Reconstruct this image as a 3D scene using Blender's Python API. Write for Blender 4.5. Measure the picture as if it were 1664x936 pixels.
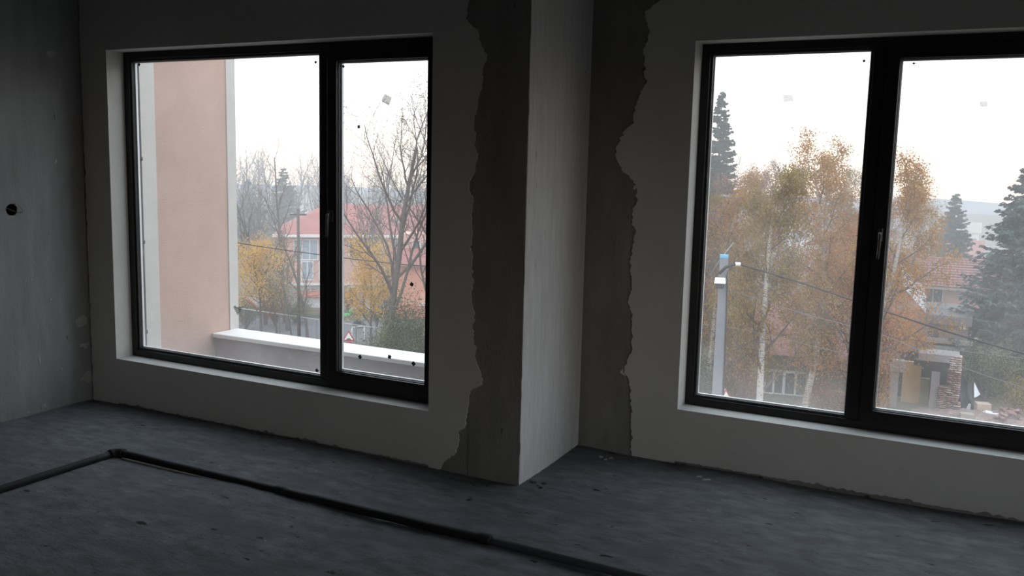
import bpy, bmesh, math, random
import numpy as np
from mathutils import Vector, Matrix

for o in list(bpy.data.objects): bpy.data.objects.remove(o)
scn = bpy.context.scene
COL = scn.collection

# ------------------------------------------------------------------ camera
H = 1.6                                   # eye height above the room floor
YAW, PIT, ROL, FPX = -0.4712, 0.1322, 0.0243, 1467.28
F_ = np.array([math.sin(YAW)*math.cos(PIT), math.cos(YAW)*math.cos(PIT), -math.sin(PIT)])
R0 = np.array([math.cos(YAW), -math.sin(YAW), 0.]); U0 = np.cross(R0, F_)
R_ = math.cos(ROL)*R0+math.sin(ROL)*U0; U_ = -math.sin(ROL)*R0+math.cos(ROL)*U0
CAM = np.array([0, 0, H])
cd = bpy.data.cameras.new('camera'); cam = bpy.data.objects.new('camera', cd); COL.objects.link(cam)
cd.sensor_width = 36; cd.lens = FPX/1664*36; cd.clip_start = .05; cd.clip_end = 9000
M3 = Matrix((R_, U_, -F_)).transposed(); cam.matrix_world = Matrix.Translation(CAM) @ M3.to_4x4()
scn.camera = cam

# ------------------------------------------------------------------ sky and exposure
SKY = 2.8
w = bpy.data.worlds.new('sky'); scn.world = w; w.use_nodes = True
nt = w.node_tree; nt.nodes.clear()
tc = nt.nodes.new('ShaderNodeTexCoord'); sx = nt.nodes.new('ShaderNodeSeparateXYZ')
mr = nt.nodes.new('ShaderNodeMapRange'); mr.inputs[1].default_value = -.2; mr.inputs[2].default_value = .8
rp = nt.nodes.new('ShaderNodeValToRGB'); bg = nt.nodes.new('ShaderNodeBackground'); ow = nt.nodes.new('ShaderNodeOutputWorld')
el = rp.color_ramp.elements
def stop(z, c):
    e = el.new((z+.2)); e.color = (*c, 1)
el[0].position = 0; el[0].color = (.12, .11, .10, 1)
el[1].position = 1; el[1].color = (.78, .89, 1.0, 1)
stop(-.07, (.16, .145, .14)); stop(-.045, (.70, .50, .42)); stop(-.01, (.90, .66, .48)); stop(.03, (1, .87, .72)); stop(.08, (1, .97, .93)); stop(.3, (.88, .94, 1.0))
bg.inputs[1].default_value = SKY
nt.links.new(tc.outputs['Generated'], sx.inputs[0]); nt.links.new(sx.outputs[2], mr.inputs[0]); nt.links.new(mr.outputs[0], rp.inputs[0])
nt.links.new(rp.outputs[0], bg.inputs[0]); nt.links.new(bg.outputs[0], ow.inputs[0])
vs = scn.view_settings
scn.display_settings.display_device = 'sRGB'
vs.view_transform = 'Standard'; vs.look = 'None'; vs.gamma = 1; vs.use_curve_mapping = False; vs.exposure = 0.0

# ------------------------------------------------------------------ measuring helpers (photo point + distance -> place)
G = -9.5                                  # street level below the third-floor room
def ray(x, y): return F_+R_*(x-832)/FPX-U_*(y-468)/FPX
def atD(x, y, D): return CAM+ray(x, y)*D
def atY(x, y, Y): d = ray(x, y); return CAM+d*Y/d[1]
def atX(x, y, X): d = ray(x, y); return CAM+d*X/d[0]
def zz(x, y, D): return float(atD(x, y, D)[2])
def gp(x, D, z=None):
    z = G if z is None else z
    b = CAM[2]+D*(F_[2]+R_[2]*(x-832)/FPX)
    y = 468+(b-z)*FPX/(D*U_[2]); p = atD(x, y, D); return np.array([p[0], p[1], z])

# ------------------------------------------------------------------ mesh helpers
class MB:
    def __init__(s): s.V = []; s.Q = []; s.T = []; s.n = 0
    def add(s, V, Q=None, T=None):
        V = np.asarray(V, float).reshape(-1, 3); s.V.append(V)
        if Q is not None and len(Q): s.Q.append(np.asarray(Q, int)+s.n)
        if T is not None and len(T): s.T.append(np.asarray(T, int)+s.n)
        s.n += len(V); return s
    def box(s, x0, x1, y0, y1, z0, z1):
        V = [(x, y, z) for z in (z0, z1) for y in (y0, y1) for x in (x0, x1)]
        return s.add(V, [(0, 2, 3, 1), (4, 5, 7, 6), (0, 1, 5, 4), (2, 6, 7, 3), (0, 4, 6, 2), (1, 3, 7, 5)])
    def obox(s, c, ax, ay, az):           # box from centre and three half-axis vectors
        c, ax, ay, az = (np.array(v, float) for v in (c, ax, ay, az))
        V = [c+i*ax+j*ay+k*az for k in (-1, 1) for j in (-1, 1) for i in (-1, 1)]
        return s.add(V, [(0, 2, 3, 1), (4, 5, 7, 6), (0, 1, 5, 4), (2, 6, 7, 3), (0, 4, 6, 2), (1, 3, 7, 5)])
    def quad(s, a, b, c, d): return s.add([a, b, c, d], [(0, 1, 2, 3)])
    def tubes(s, P, Rd, k, cap=False):    # P (B,n,3), Rd (B,n)
        P = np.asarray(P, float); Rd = np.asarray(Rd, float); B, n, _ = P.shape
        t = np.gradient(P, axis=1); t /= np.linalg.norm(t, axis=2, keepdims=True)+1e-9
        ref = np.broadcast_to(np.array([.31, .83, .46]), t.shape).copy()
        bad = np.abs((t*ref).sum(2)) > .95; ref[bad] = (1, 0, 0)
        u = np.cross(t, ref); u /= np.linalg.norm(u, axis=2, keepdims=True)+1e-9; v = np.cross(t, u)
        a = np.arange(k)*2*math.pi/k
        V = P[:, :, None, :]+Rd[:, :, None, None]*(u[:, :, None, :]*np.cos(a)[None, None, :, None]+v[:, :, None, :]*np.sin(a)[None, None, :, None])
        idx = np.arange(B*n*k).reshape(B, n, k); nx = np.roll(idx, -1, 2)
        Q = np.stack([idx[:, :-1], nx[:, :-1], nx[:, 1:], idx[:, 1:]], -1).reshape(-1, 4)
        T = None
        if cap:
            T = []
            for b in range(B):
                for j in range(1, k-1): T += [(idx[b, 0, 0], idx[b, 0, j+1], idx[b, 0, j]), (idx[b, -1, 0], idx[b, -1, j], idx[b, -1, j+1])]
        return s.add(V.reshape(-1, 3), Q, T)
    def tube(s, pts, r, k=8, cap=True):
        pts = np.asarray(pts, float); r = np.full(len(pts), r) if np.isscalar(r) else np.asarray(r)
        return s.tubes(pts[None], r[None], k, cap)
    def mesh(s, name):
        me = bpy.data.meshes.new(name)
        V = np.concatenate(s.V); Q = np.concatenate(s.Q) if s.Q else np.zeros((0, 4), int); T = np.concatenate(s.T) if s.T else np.zeros((0, 3), int)
        me.vertices.add(len(V)); me.vertices.foreach_set('co', V.astype(np.float32).ravel())
        lp = np.concatenate([Q.ravel(), T.ravel()]).astype(np.int32); me.loops.add(len(lp)); me.loops.foreach_set('vertex_index', lp)
        st = np.concatenate([np.arange(len(Q))*4, len(Q)*4+np.arange(len(T))*3]).astype(np.int32)
        me.polygons.add(len(st)); me.polygons.foreach_set('loop_start', st)
        me.update(calc_edges=True); me.validate(); return me
    def build(s, name, m, parent=None, smooth=False, bevel=0, kind=None):
        me = s.mesh(name); o = bpy.data.objects.new(name, me); COL.objects.link(o); me.materials.append(m)
        me.polygons.foreach_set('use_smooth', np.full(len(me.polygons), bool(smooth)))
        if bevel:
            bv = o.modifiers.new('bevel', 'BEVEL'); bv.width = bevel; bv.segments = 2; bv.limit_method = 'ANGLE'
        if parent is not None: par(o, parent)
        if kind: o['kind'] = kind
        return o
def par(o, p):
    o.parent = p
    if p.type == 'EMPTY': o.matrix_parent_inverse = Matrix.Translation(-p.location)
def tag(o, label=None, cat=None, group=None, kind=None):
    if label: o['label'] = label
    if cat: o['category'] = cat
    if group: o['group'] = group
    if kind: o['kind'] = kind
    return o
def thing(name, label, cat, loc, group=None):
    o = bpy.data.objects.new(name, None); COL.objects.link(o); o.location = loc; o.empty_display_size = .1
    return tag(o, label, cat, group)

# ------------------------------------------------------------------ materials
def mat(name, col, rough=.85, var=.25, scale=4., bump=0., bscale=60., stretch=(1, 1, 1), metal=0., trans=0., fleck=None, spec=.3, clear=0.):
    m = bpy.data.materials.new(name); m.use_nodes = True; t = m.node_tree; b = t.nodes['Principled BSDF']
    b.inputs['Roughness'].default_value = rough; b.inputs['Metallic'].default_value = metal
    b.inputs['Specular IOR Level'].default_value = spec
    L = t.links.new; N = t.nodes.new
    c = N('ShaderNodeTexCoord'); mp = N('ShaderNodeMapping'); mp.inputs['Scale'].default_value = stretch; L(c.outputs['Object'], mp.inputs[0])
    n1 = N('ShaderNodeTexNoise'); n1.inputs['Scale'].default_value = scale; n1.inputs['Detail'].default_value = 8; n1.inputs['Roughness'].default_value = .65
    L(mp.outputs[0], n1.inputs['Vector'])
    rm = N('ShaderNodeValToRGB'); rm.color_ramp.elements[0].position = .28; rm.color_ramp.elements[1].position = .72
    rm.color_ramp.elements[0].color = (*[x*(1-var) for x in col], 1); rm.color_ramp.elements[1].color = (*[min(1, x*(1+var)) for x in col], 1)
    L(n1.outputs[0], rm.inputs[0]); out = rm.outputs[0]
    if fleck:                              # small stains or splashes: (colour, scale, threshold)
        for fc, fs, ft in fleck:
            n2 = N('ShaderNodeTexNoise'); n2.inputs['Scale'].default_value = fs; n2.inputs['Detail'].default_value = 5; L(mp.outputs[0], n2.inputs['Vector'])
            r2 = N('ShaderNodeMapRange'); r2.inputs[1].default_value = ft; r2.inputs[2].default_value = ft+(.22 if fs < 5 else .05); L(n2.outputs[0], r2.inputs[0])
            mx = N('ShaderNodeMix'); mx.data_type = 'RGBA'; L(r2.outputs[0], mx.inputs[0]); L(out, mx.inputs[6]); mx.inputs[7].default_value = (*fc, 1); out = mx.outputs[2]
    L(out, b.inputs['Base Color'])
    if bump:
        n3 = N('ShaderNodeTexNoise'); n3.inputs['Scale'].default_value = bscale; n3.inputs['Detail'].default_value = 6; L(mp.outputs[0], n3.inputs['Vector'])
        bp = N('ShaderNodeBump'); bp.inputs['Strength'].default_value = bump; bp.inputs['Distance'].default_value = .01; L(n3.outputs[0], bp.inputs['Height']); L(bp.outputs[0], b.inputs['Normal'])
    if trans:
        tr = N('ShaderNodeBsdfTranslucent'); L(out, tr.inputs[0]); mx = N('ShaderNodeMixShader'); mx.inputs[0].default_value = trans
        L(b.outputs[0], mx.inputs[1]); L(tr.outputs[0], mx.inputs[2]); L(mx.outputs[0], t.nodes['Material Output'].inputs[0])
    if clear:                              # thin see-through paper or film
        tr = N('ShaderNodeBsdfTransparent'); mx = N('ShaderNodeMixShader'); mx.inputs[0].default_value = clear
        L(b.outputs[0], mx.inputs[1]); L(tr.outputs[0], mx.inputs[2]); L(mx.outputs[0], t.nodes['Material Output'].inputs[0])
    return m
def srgb(r, g, b):
    f = lambda v: (v/255/12.92 if v <= 10 else ((v/255+.055)/1.055)**2.4); return (f(r), f(g), f(b))

M = {}
DK = (.02, .02, .02)
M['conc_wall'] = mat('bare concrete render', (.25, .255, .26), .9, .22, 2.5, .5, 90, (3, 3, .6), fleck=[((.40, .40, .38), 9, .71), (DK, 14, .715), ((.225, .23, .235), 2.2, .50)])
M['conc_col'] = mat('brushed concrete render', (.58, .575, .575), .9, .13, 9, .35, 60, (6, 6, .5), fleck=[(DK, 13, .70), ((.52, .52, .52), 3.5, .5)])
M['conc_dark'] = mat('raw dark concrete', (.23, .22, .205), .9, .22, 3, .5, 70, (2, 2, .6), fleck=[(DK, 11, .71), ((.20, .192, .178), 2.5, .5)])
M['plaster'] = mat('pale skim plaster', (.54, .53, .505), .85, .06, 2.2, .15, 70)
M['smear'] = mat('thin plaster smear', (.34, .34, .335), .9, .2, 30)
M['ceil'] = mat('ceiling concrete', (.11, .105, .10), .9, .15, 2, .3, 40)
M['floor'] = mat('rough concrete screed', (.148, .152, .163), .95, .40, 7, .28, 38, (1, 2.2, 1), fleck=[((.03, .03, .032), 9, .665), ((.34, .335, .33), 24, .70), ((.04, .04, .04), 30, .675), ((.118, .122, .133), 2.3, .50)], spec=.12)
M['pipe'] = mat('black foam sleeve', (.012, .012, .013), .7, .2, 20, .2, 80)
M['hose'] = mat('dark grey hose', (.05, .055, .06), .5, .15, 20)
M['silver'] = mat('silver foil pipe', (.30, .29, .25), .5, .1, 20)
M['frame'] = mat('dark brown window profile', (.012, .010, .010), .38, .1, 5, 0, spec=.4)
M['bead'] = mat('dark grey gasket', (.03, .03, .033), .5, .1, 9)
M['spacer'] = mat('aluminium spacer', (.75, .75, .76), .45, .05, 9, metal=.2)
M['handle'] = mat('dark bronze handle', (.05, .045, .042), .25, .1, 9, spec=.6)
M['sticker'] = mat('black sticker', (.015, .015, .018), .6, .1, 40)
M['dot'] = mat('grey print', (.25, .25, .26), .6, .1, 40)
M['label'] = mat('grey paper label', (.42, .425, .45), .8, .12, 30, clear=.58)
M['label_pale'] = mat('pale paper label', (.75, .73, .78), .8, .06, 30, clear=.68)
M['clearlabel'] = mat('pale torn label', (.46, .50, .49), .7, .2, 30, clear=.6)
M['white_stucco'] = mat('white facade stucco', (.55, .515, .485), .9, .06, 6, .3, 150)
M['pink_stucco'] = mat('peach facade stucco', (.49, .335, .275), .9, .08, 3, .4, 150)
M['parapet'] = mat('pinkish grey render', (.30, .265, .27), .9, .12, 3, .4, 120, fleck=[((.62, .58, .55), 5, .74)])
M['cap'] = mat('pale coping', (.74, .72, .70), .8, .05, 3)
M['ground'] = mat('autumn ground', (.10, .085, .06), .95, .4, .25, fleck=[((.16, .10, .04), 1.1, .56), ((.05, .06, .03), .5, .62)])
M['grass'] = mat('thin grass', (.075, .085, .04), .95, .35, .6)
M['asphalt'] = mat('grey asphalt', (.15, .15, .155), .9, .15, .4)
M['paving'] = mat('pale paving', (.30, .28, .27), .9, .15, .4)

# dirty glass: clear, faint reflection, dust that catches the daylight and gathers near the lower edge
def glass(name, z0):
    m = bpy.data.materials.new(name); m.use_nodes = True; t = m.node_tree; t.nodes.clear(); L = t.links.new; N = t.nodes.new
    out = N('ShaderNodeOutputMaterial'); tr = N('ShaderNodeBsdfTransparent'); tr.inputs[0].default_value = (.97, .98, .98, 1)
    gl = N('ShaderNodeBsdfGlossy'); gl.inputs['Roughness'].default_value = .03
    du = N('ShaderNodeBsdfTranslucent'); du.inputs[0].default_value = (.82, .80, .79, 1)
    c = N('ShaderNodeTexCoord'); s = N('ShaderNodeSeparateXYZ'); L(c.outputs['Object'], s.inputs[0])
    low = N('ShaderNodeMapRange'); low.inputs[1].default_value = z0+.22; low.inputs[2].default_value = z0; low.inputs[3].default_value = 0; low.inputs[4].default_value = .055; low.interpolation_type = 'SMOOTHSTEP'; L(s.outputs[2], low.inputs[0])
    n = N('ShaderNodeTexNoise'); n.inputs['Scale'].default_value = 3; n.inputs['Detail'].default_value = 6; L(c.outputs['Object'], n.inputs['Vector'])
    nr = N('ShaderNodeMapRange'); nr.inputs[1].default_value = .3; nr.inputs[2].default_value = .8; nr.inputs[3].default_value = .025; nr.inputs[4].default_value = .075; L(n.outputs[0], nr.inputs[0])
    mp = N('ShaderNodeMapping'); mp.inputs['Scale'].default_value = (9, 9, 3); mp.inputs['Rotation'].default_value = (0, .5, 0); L(c.outputs['Object'], mp.inputs[0])
    n2 = N('ShaderNodeTexNoise'); n2.inputs['Scale'].default_value = 2.2; n2.inputs['Detail'].default_value = 7; L(mp.outputs[0], n2.inputs['Vector'])
    sm = N('ShaderNodeMapRange'); sm.inputs[1].default_value = .70; sm.inputs[2].default_value = .78; sm.inputs[3].default_value = 0; sm.inputs[4].default_value = .10; L(n2.outputs[0], sm.inputs[0])
    a1 = N('ShaderNodeMath'); L(low.outputs[0], a1.inputs[0]); L(nr.outputs[0], a1.inputs[1]); a2 = N('ShaderNodeMath'); L(a1.outputs[0], a2.inputs[0]); L(sm.outputs[0], a2.inputs[1])
    lw = N('ShaderNodeLayerWeight'); pw = N('ShaderNodeMath'); pw.operation = 'POWER'; L(lw.outputs['Facing'], pw.inputs[0]); pw.inputs[1].default_value = 4; fr = N('ShaderNodeMath'); fr.operation = 'MULTIPLY_ADD'; L(pw.outputs[0], fr.inputs[0]); fr.inputs[1].default_value = .4; fr.inputs[2].default_value = .02
    m1 = N('ShaderNodeMixShader'); L(fr.outputs[0], m1.inputs[0]); L(tr.outputs[0], m1.inputs[1]); L(gl.outputs[0], m1.inputs[2])
    m2 = N('ShaderNodeMixShader'); L(a2.outputs[0], m2.inputs[0]); L(m1.outputs[0], m2.inputs[1]); L(du.outputs[0], m2.inputs[2]); L(m2.outputs[0], out.inputs[0])
    return m
M['glass'] = glass('dusty window glass', .37)

# ================================================================== THE ROOM
A, B = 3.9736, 4.7385                      # inner faces: wall with window 1, set-back wall with window 2
XL, XC, XR, YB, ZC = -5.147, -1.956, 2.2, -3.6, 2.75
W1 = dict(x0=-4.899, x1=-2.497, z0=.3043, z1=2.2695); W2 = dict(x0=-1.375, x1=1.025, z0=.3025, z1=2.283)
rng = np.random.default_rng(7)
def wob(n, amp, smooth=2, seed=0):
    r = np.random.default_rng(seed); v = r.normal(0, 1, n)
    for _ in range(smooth): v = (np.roll(v, 1)+v+np.roll(v, -1))/3
    return v*amp
# floor: heightfield with a real underside
gx = np.linspace(XL-.05, XR+.05, 260); gy = np.linspace(YB-.05, B+.06, 300)
X, Y = np.meshgrid(gx, gy); Zf = np.zeros_like(X)
for i in range(40):
    k = rng.uniform(1, 14); th = rng.uniform(0, 6.28); Zf += .006/k**.8*np.sin(k*(X*math.cos(th)+Y*math.sin(th))+rng.uniform(0, 6.28))*.6
Zf += rng.normal(0, .0009, X.shape)
f = MB(); ny, nx_ = X.shape; idx = np.arange(ny*nx_).reshape(ny, nx_)
f.add(np.stack([X, Y, Zf], -1).reshape(-1, 3), np.stack([idx[:-1, :-1], idx[:-1, 1:], idx[1:, 1:], idx[1:, :-1]], -1).reshape(-1, 4))
f.box(XL-.2, XR+.2, YB-.2, A+.2, -.25, -.03); f.box(XC-.244, XR+.2, A+.2, B+.2, -.25, -.03)
tag(f.build('floor', M['floor'], smooth=True), 'rough grey concrete screed floor', kind='structure')
c = MB(); c.box(XL-.2, XR+.2, YB-.2, A+.2, ZC, ZC+.2); c.box(XC-.244, XR+.2, A+.2, B+.2, ZC, ZC+.2)
tag(c.build('ceiling', M['ceil']), 'bare dark concrete ceiling', kind='structure')
def holed_wall(name, x0, x1, y0, y1, W, m, label):
    b = MB(); b.box(x0, W['x0'], y0, y1, -.1, ZC+.02); b.box(W['x1'], x1, y0, y1, -.1, ZC+.02)
    b.box(W['x0'], W['x1'], y0, y1, -.1, W['z0']); b.box(W['x0'], W['x1'], y0, y1, W['z1'], ZC+.02)
    return tag(b.build(name, m), label, kind='structure')
wall1 = holed_wall('wall_back_left', XL-.2, XC-.244, A, A+.2, W1, M['conc_dark'], 'window wall left of the concrete pier, partly skimmed')
wall2 = holed_wall('wall_back_right', XC-.1, XR+.2, B, B+.2, W2, M['conc_dark'], 'set-back window wall right of the concrete pier')
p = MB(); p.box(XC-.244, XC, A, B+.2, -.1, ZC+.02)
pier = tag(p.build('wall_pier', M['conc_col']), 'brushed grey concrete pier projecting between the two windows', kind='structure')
# the pier face looking at the room continues the left wall: thin dark render coat on it
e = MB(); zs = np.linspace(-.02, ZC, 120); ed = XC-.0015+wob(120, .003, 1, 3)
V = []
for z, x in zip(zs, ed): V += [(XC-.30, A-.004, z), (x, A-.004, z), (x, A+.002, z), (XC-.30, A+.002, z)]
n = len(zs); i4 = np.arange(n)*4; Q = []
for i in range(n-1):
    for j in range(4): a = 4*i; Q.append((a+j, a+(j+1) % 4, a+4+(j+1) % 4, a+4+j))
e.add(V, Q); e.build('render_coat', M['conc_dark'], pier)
W3 = dict(y0=-.9, y1=2.7, z0=.1, z1=2.0)   # unseen opening added in the side wall to light pier and floor from the right
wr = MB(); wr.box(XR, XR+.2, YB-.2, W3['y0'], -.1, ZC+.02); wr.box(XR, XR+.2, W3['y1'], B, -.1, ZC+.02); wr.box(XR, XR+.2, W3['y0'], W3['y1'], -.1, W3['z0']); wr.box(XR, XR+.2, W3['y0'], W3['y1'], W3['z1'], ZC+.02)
tag(wr.build('wall_right', M['conc_wall']), 'bare grey rendered side wall', kind='structure')
wf = MB(); wf.box(XL-.2, XR, YB-.2, YB, -.1, ZC+.02); tag(wf.build('wall_front', M['conc_wall']), 'bare grey rendered wall facing the windows', kind='structure')
# left wall with a round socket hole in it
hole = atX(19, 341, XL); hy, hz, hr = hole[1], hole[2], .037
wl = MB(); q = .12
wl.box(XL-.2, XL-.07, YB, A, -.1, ZC+.02)
for (ya, yb, za, zb) in ((YB, hy-q, -.1, ZC+.02), (hy+q, A, -.1, ZC+.02), (hy-q, hy+q, -.1, hz-q), (hy-q, hy+q, hz+q, ZC+.02)): wl.box(XL-.07, XL, ya, yb, za, zb)
k = 48; an = np.arange(k)*2*math.pi/k
jit = hr*(1+wob(k, .06, 1, 5)); inner = np.stack([np.full(k, XL), hy+jit*np.cos(an), hz+jit*np.sin(an)], -1)
sc = q/np.maximum(np.abs(np.cos(an)), np.abs(np.sin(an))); outer = np.stack([np.full(k, XL), hy+sc*np.cos(an), hz+sc*np.sin(an)], -1)
deep = inner.copy(); deep[:, 0] = XL-.069
i0 = np.arange(k); i1 = (i0+1) % k
wl.add(np.concatenate([outer, inner, deep]), np.concatenate([np.stack([i0, i1, i1+k, i0+k], -1), np.stack([i0+k, i1+k, i1+2*k, i0+2*k], -1)]))
wall_l = tag(wl.build('wall_left', M['conc_wall']), 'bare grey rendered wall left of the windows', kind='structure')
sb = thing('socket_box', 'round black socket box with a loose wire loop sunk into the left wall', 'socket box', (XL-.06, hy, hz))
cy = MB(); a_ = np.arange(24)*2*math.pi/24
V = [(XL-.003, hy+.033*math.cos(t), hz+.033*math.sin(t)) for t in a_]+[(XL-.066, hy+.033*math.cos(t), hz+.033*math.sin(t)) for t in a_]+[(XL-.066, hy, hz)]
cy.add(V, [(i, (i+1) % 24, 24+(i+1) % 24, 24+i) for i in range(24)], [(24+i, 24+(i+1) % 24, 48) for i in range(24)]); cy.build('box', M['pipe'], sb, True)
wv = MB(); tt = np.linspace(0, 1, 30)
wv.tube(np.stack([XL-.05+.075*np.sin(tt*math.pi), hy-.005+.06*np.sin(tt*math.pi*1.15), hz+.012-.03*np.sin(tt*5.5)], -1), .0022, 6); wv.build('wire', M['silver'], sb, True)

# skim plaster: real coats with ragged edges, proud of the concrete
def edge_from_px(px, Y): return sorted([tuple(atY(x, y, Y)[[2, 0]]) for x, y in px])
def interp_edge(ed, zs, amp, seed):
    z, x = zip(*ed); return np.interp(zs, z, x)+wob(len(zs), amp*.55, 0, seed)+wob(len(zs), amp*1.2, 3, seed+1)+wob(len(zs), amp*3.5, 14, seed+2)
def strip(mb, zs, xa, xb, y0, y1):        # ragged vertical strip with a front and side edges
    V = []
    for z, a, b in zip(zs, xa, xb): V += [(a, y0, z), (b, y0, z), (b, y1, z), (a, y1, z)]
    Q = []
    for i in range(len(zs)-1):
        for j in range(4): Q.append((4*i+j, 4*i+(j+1) % 4, 4*i+4+(j+1) % 4, 4*i+4+j))
    Q += [(0, 3, 2, 1), (4*len(zs)-4, 4*len(zs)-3, 4*len(zs)-2, 4*len(zs)-1)]
    mb.add(V, Q)
def hstrip(mb, xs, za, zb, y0, y1):
    V = []
    for x, a, b in zip(xs, za, zb): V += [(x, y0, a), (x, y0, b), (x, y1, b), (x, y1, a)]
    Q = []
    for i in range(len(xs)-1):
        for j in range(4): Q.append((4*i+j, 4*i+4+j, 4*i+4+(j+1) % 4, 4*i+(j+1) % 4))
    Q += [(0, 1, 2, 3), (4*len(xs)-1, 4*len(xs)-2, 4*len(xs)-3, 4*len(xs)-4)]
    mb.add(V, Q)
t_ = .009
e1 = edge_from_px([(745, -90), (762, 5), (758, 30), (780, 55), (790, 90), (782, 130), (776, 200), (770, 235), (775, 250), (766, 300), (767, 400), (768, 470), (772, 560), (781, 600), (779, 625), (764, 632), (762, 660), (756, 695), (744, 700), (742, 735), (722, 748), (715, 757)], A)
e1 = [(z, x) for z, x in e1]
zs = np.linspace(.0, ZC, 300)
co = MB(); xe = interp_edge(e1, zs, .006, 11)
strip(co, zs, np.full(300, W1['x1']), xe, A-t_, A+.001)
xs = np.linspace(W1['x0'], W1['x1'], 200)
hstrip(co, xs, .012+np.abs(wob(200, .012, 2, 21)), np.full(200, W1['z0']), A-t_, A+.001)
hstrip(co, np.linspace(W1['x0'], W1['x1'], 10), np.full(10, W1['z1']), np.full(10, ZC), A-t_, A+.001)
xl_ = XL+.012+np.abs(wob(300, .012, 3, 31)); strip(co, zs, xl_, np.full(300, W1['x0']), A-t_, A+.001)
co.build('plaster_coat', M['plaster'], wall1)
def reveal(W, Y, wall, dep):
    r = MB(); e_ = .004
    r.box(W['x0'], W['x0']+e_, Y-t_, Y+dep, W['z0'], W['z1']); r.box(W['x1']-e_, W['x1'], Y-t_, Y+dep, W['z0'], W['z1'])
    r.box(W['x0'], W['x1'], Y-t_, Y+dep, W['z0'], W['z0']+e_); r.box(W['x0'], W['x1'], Y-t_, Y+dep, W['z1']-e_, W['z1'])
    r.build('plaster_reveal', M['plaster'], wall)
reveal(W1, A, wall1, .12)
e2 = edge_from_px([(1085, -80), (1075, 0), (1050, 20), (1050, 60), (1048, 110), (1044, 145), (1036, 165), (1030, 200), (1015, 215), (1000, 235), (998, 255), (1012, 278), (1026, 285), (1036, 300), (1031, 340), (1031, 400), (1027, 470), (1030, 520), (1026, 560), (1017, 605), (1028, 640), (1027, 700), (1028, 735)], B)
xe = interp_edge(e2, zs, .007, 41); co = MB()
strip(co, zs, xe, np.full(300, W2['x0']), B-t_, B+.001)
xs = np.linspace(W2['x0'], W2['x1'], 220)
hstrip(co, xs, .012+np.abs(wob(220, .012, 2, 51)), np.full(220, W2['z0']), B-t_, B+.001)
hstrip(co, np.linspace(W2['x0'], W2['x1'], 11), np.full(11, W2['z1']), np.full(11, ZC), B-t_, B+.001)
strip(co, zs[::30], np.full(10, W2['x1']), np.full(10, XR), B-t_, B+.001)
co.build('plaster_coat', M['plaster'], wall2)
reveal(W2, B, wall2, .13)
# plaster splashes left on the bare strip beside the coats
for wall, Y, pts in ((wall1, A, [(748, 705), (735, 730), (722, 740)]), (wall2, B, [(1012, 605), (1018, 600), (1008, 262), (1020, 270), (1032, 276), (1036, 268), (1034, 305)])):
    for i, (x, y) in enumerate(pts):
        q_ = atY(x, y, Y); s = MB(); n = 9; a_ = np.arange(n)*2*math.pi/n; r_ = .014*(1+rng.normal(0, .35, n)); cx, cz = q_[0], q_[2]
        V = [(cx+r*math.cos(t), Y-.004, cz+1.3*r*math.sin(t)) for t, r in zip(a_, r_)]+[(cx+1.2*r*math.cos(t), Y+.001, cz+1.5*r*math.sin(t)) for t, r in zip(a_, r_)]+[(cx, Y-.006, cz)]
        s.add(V, [(j, (j+1) % n, n+(j+1) % n, n+j) for j in range(n)], [(j, 2*n, (j+1) % n) for j in range(n)]); s.build('plaster_splash', M['plaster'] if wall is wall2 else M['conc_dark'], wall)

# pale flakes and a plaster smear on the left wall
for x, y, s_, tall in ((90, 262, .010, 2.6), (64, 585, .006, 4), (50, 455, .006, 1), (40, 457, .005, 1), (82, 486, .007, 1.2), (60, 400, .005, 1), (85, 88, .03, .8), (100, 600, .007, 1), (133, 522, .035, .9), (138, 560, .03, .8), (142, 610, .035, 1.2), (70, 660, .02, .5), (45, 670, .015, .5)):
    q_ = atX(x, y, XL); n = 9; a_ = np.arange(n)*2*math.pi/n; r_ = s_*(1+rng.normal(0, .35, n)); s = MB()
    V = [(XL+.003, q_[1]+r*math.cos(t), q_[2]+tall*r*math.sin(t)) for t, r in zip(a_, r_)]+[(XL-.001, q_[1]+1.2*r*math.cos(t), q_[2]+1.15*tall*r*math.sin(t)) for t, r in zip(a_, r_)]+[(XL+.0045, q_[1], q_[2])]
    s.add(V, [(j, n+j, n+(j+1) % n, (j+1) % n) for j in range(n)], [(j, (j+1) % n, 2*n) for j in range(n)]); s.build('plaster_splash', M['smear'], wall_l)
# ------------------------------------------------------------------ windows
def rect_frame(mb, x0, x1, z0, z1, wd, y0, y1):    # mitred four-sided profile
    o = [(x0, z0), (x1, z0), (x1, z1), (x0, z1)]; i = [(x0+wd, z0+wd), (x1-wd, z0+wd), (x1-wd, z1-wd), (x0+wd, z1-wd)]
    V = [(x, y0, z) for x, z in o]+[(x, y0, z) for x, z in i]+[(x, y1, z) for x, z in o]+[(x, y1, z) for x, z in i]
    Q = []
    for j in range(4):
        k = (j+1) % 4; Q += [(j, k, 4+k, 4+j), (8+j, 12+j, 12+k, 8+k), (j, 8+j, 8+k, k), (4+j, 4+k, 12+k, 12+j)]
    mb.add(V, Q)
def diamond(pane, px, py, Y, size, rot=45):
    c = atY(px, py, Y); s = MB(); a = math.radians(rot); u = np.array([math.cos(a), 0, math.sin(a)])*size; v = np.array([-math.sin(a), 0, math.cos(a)])*size
    s.obox(c, u, v, (0, .0008, 0)); o = s.build('sticker', M['sticker'], pane)
    d = MB(); d.obox(c+np.array([0, -.001, 0]), u*.3, v*.3, (0, .0004, 0))
    dd = d.build('sticker_print', M['dot'], pane)
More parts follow.
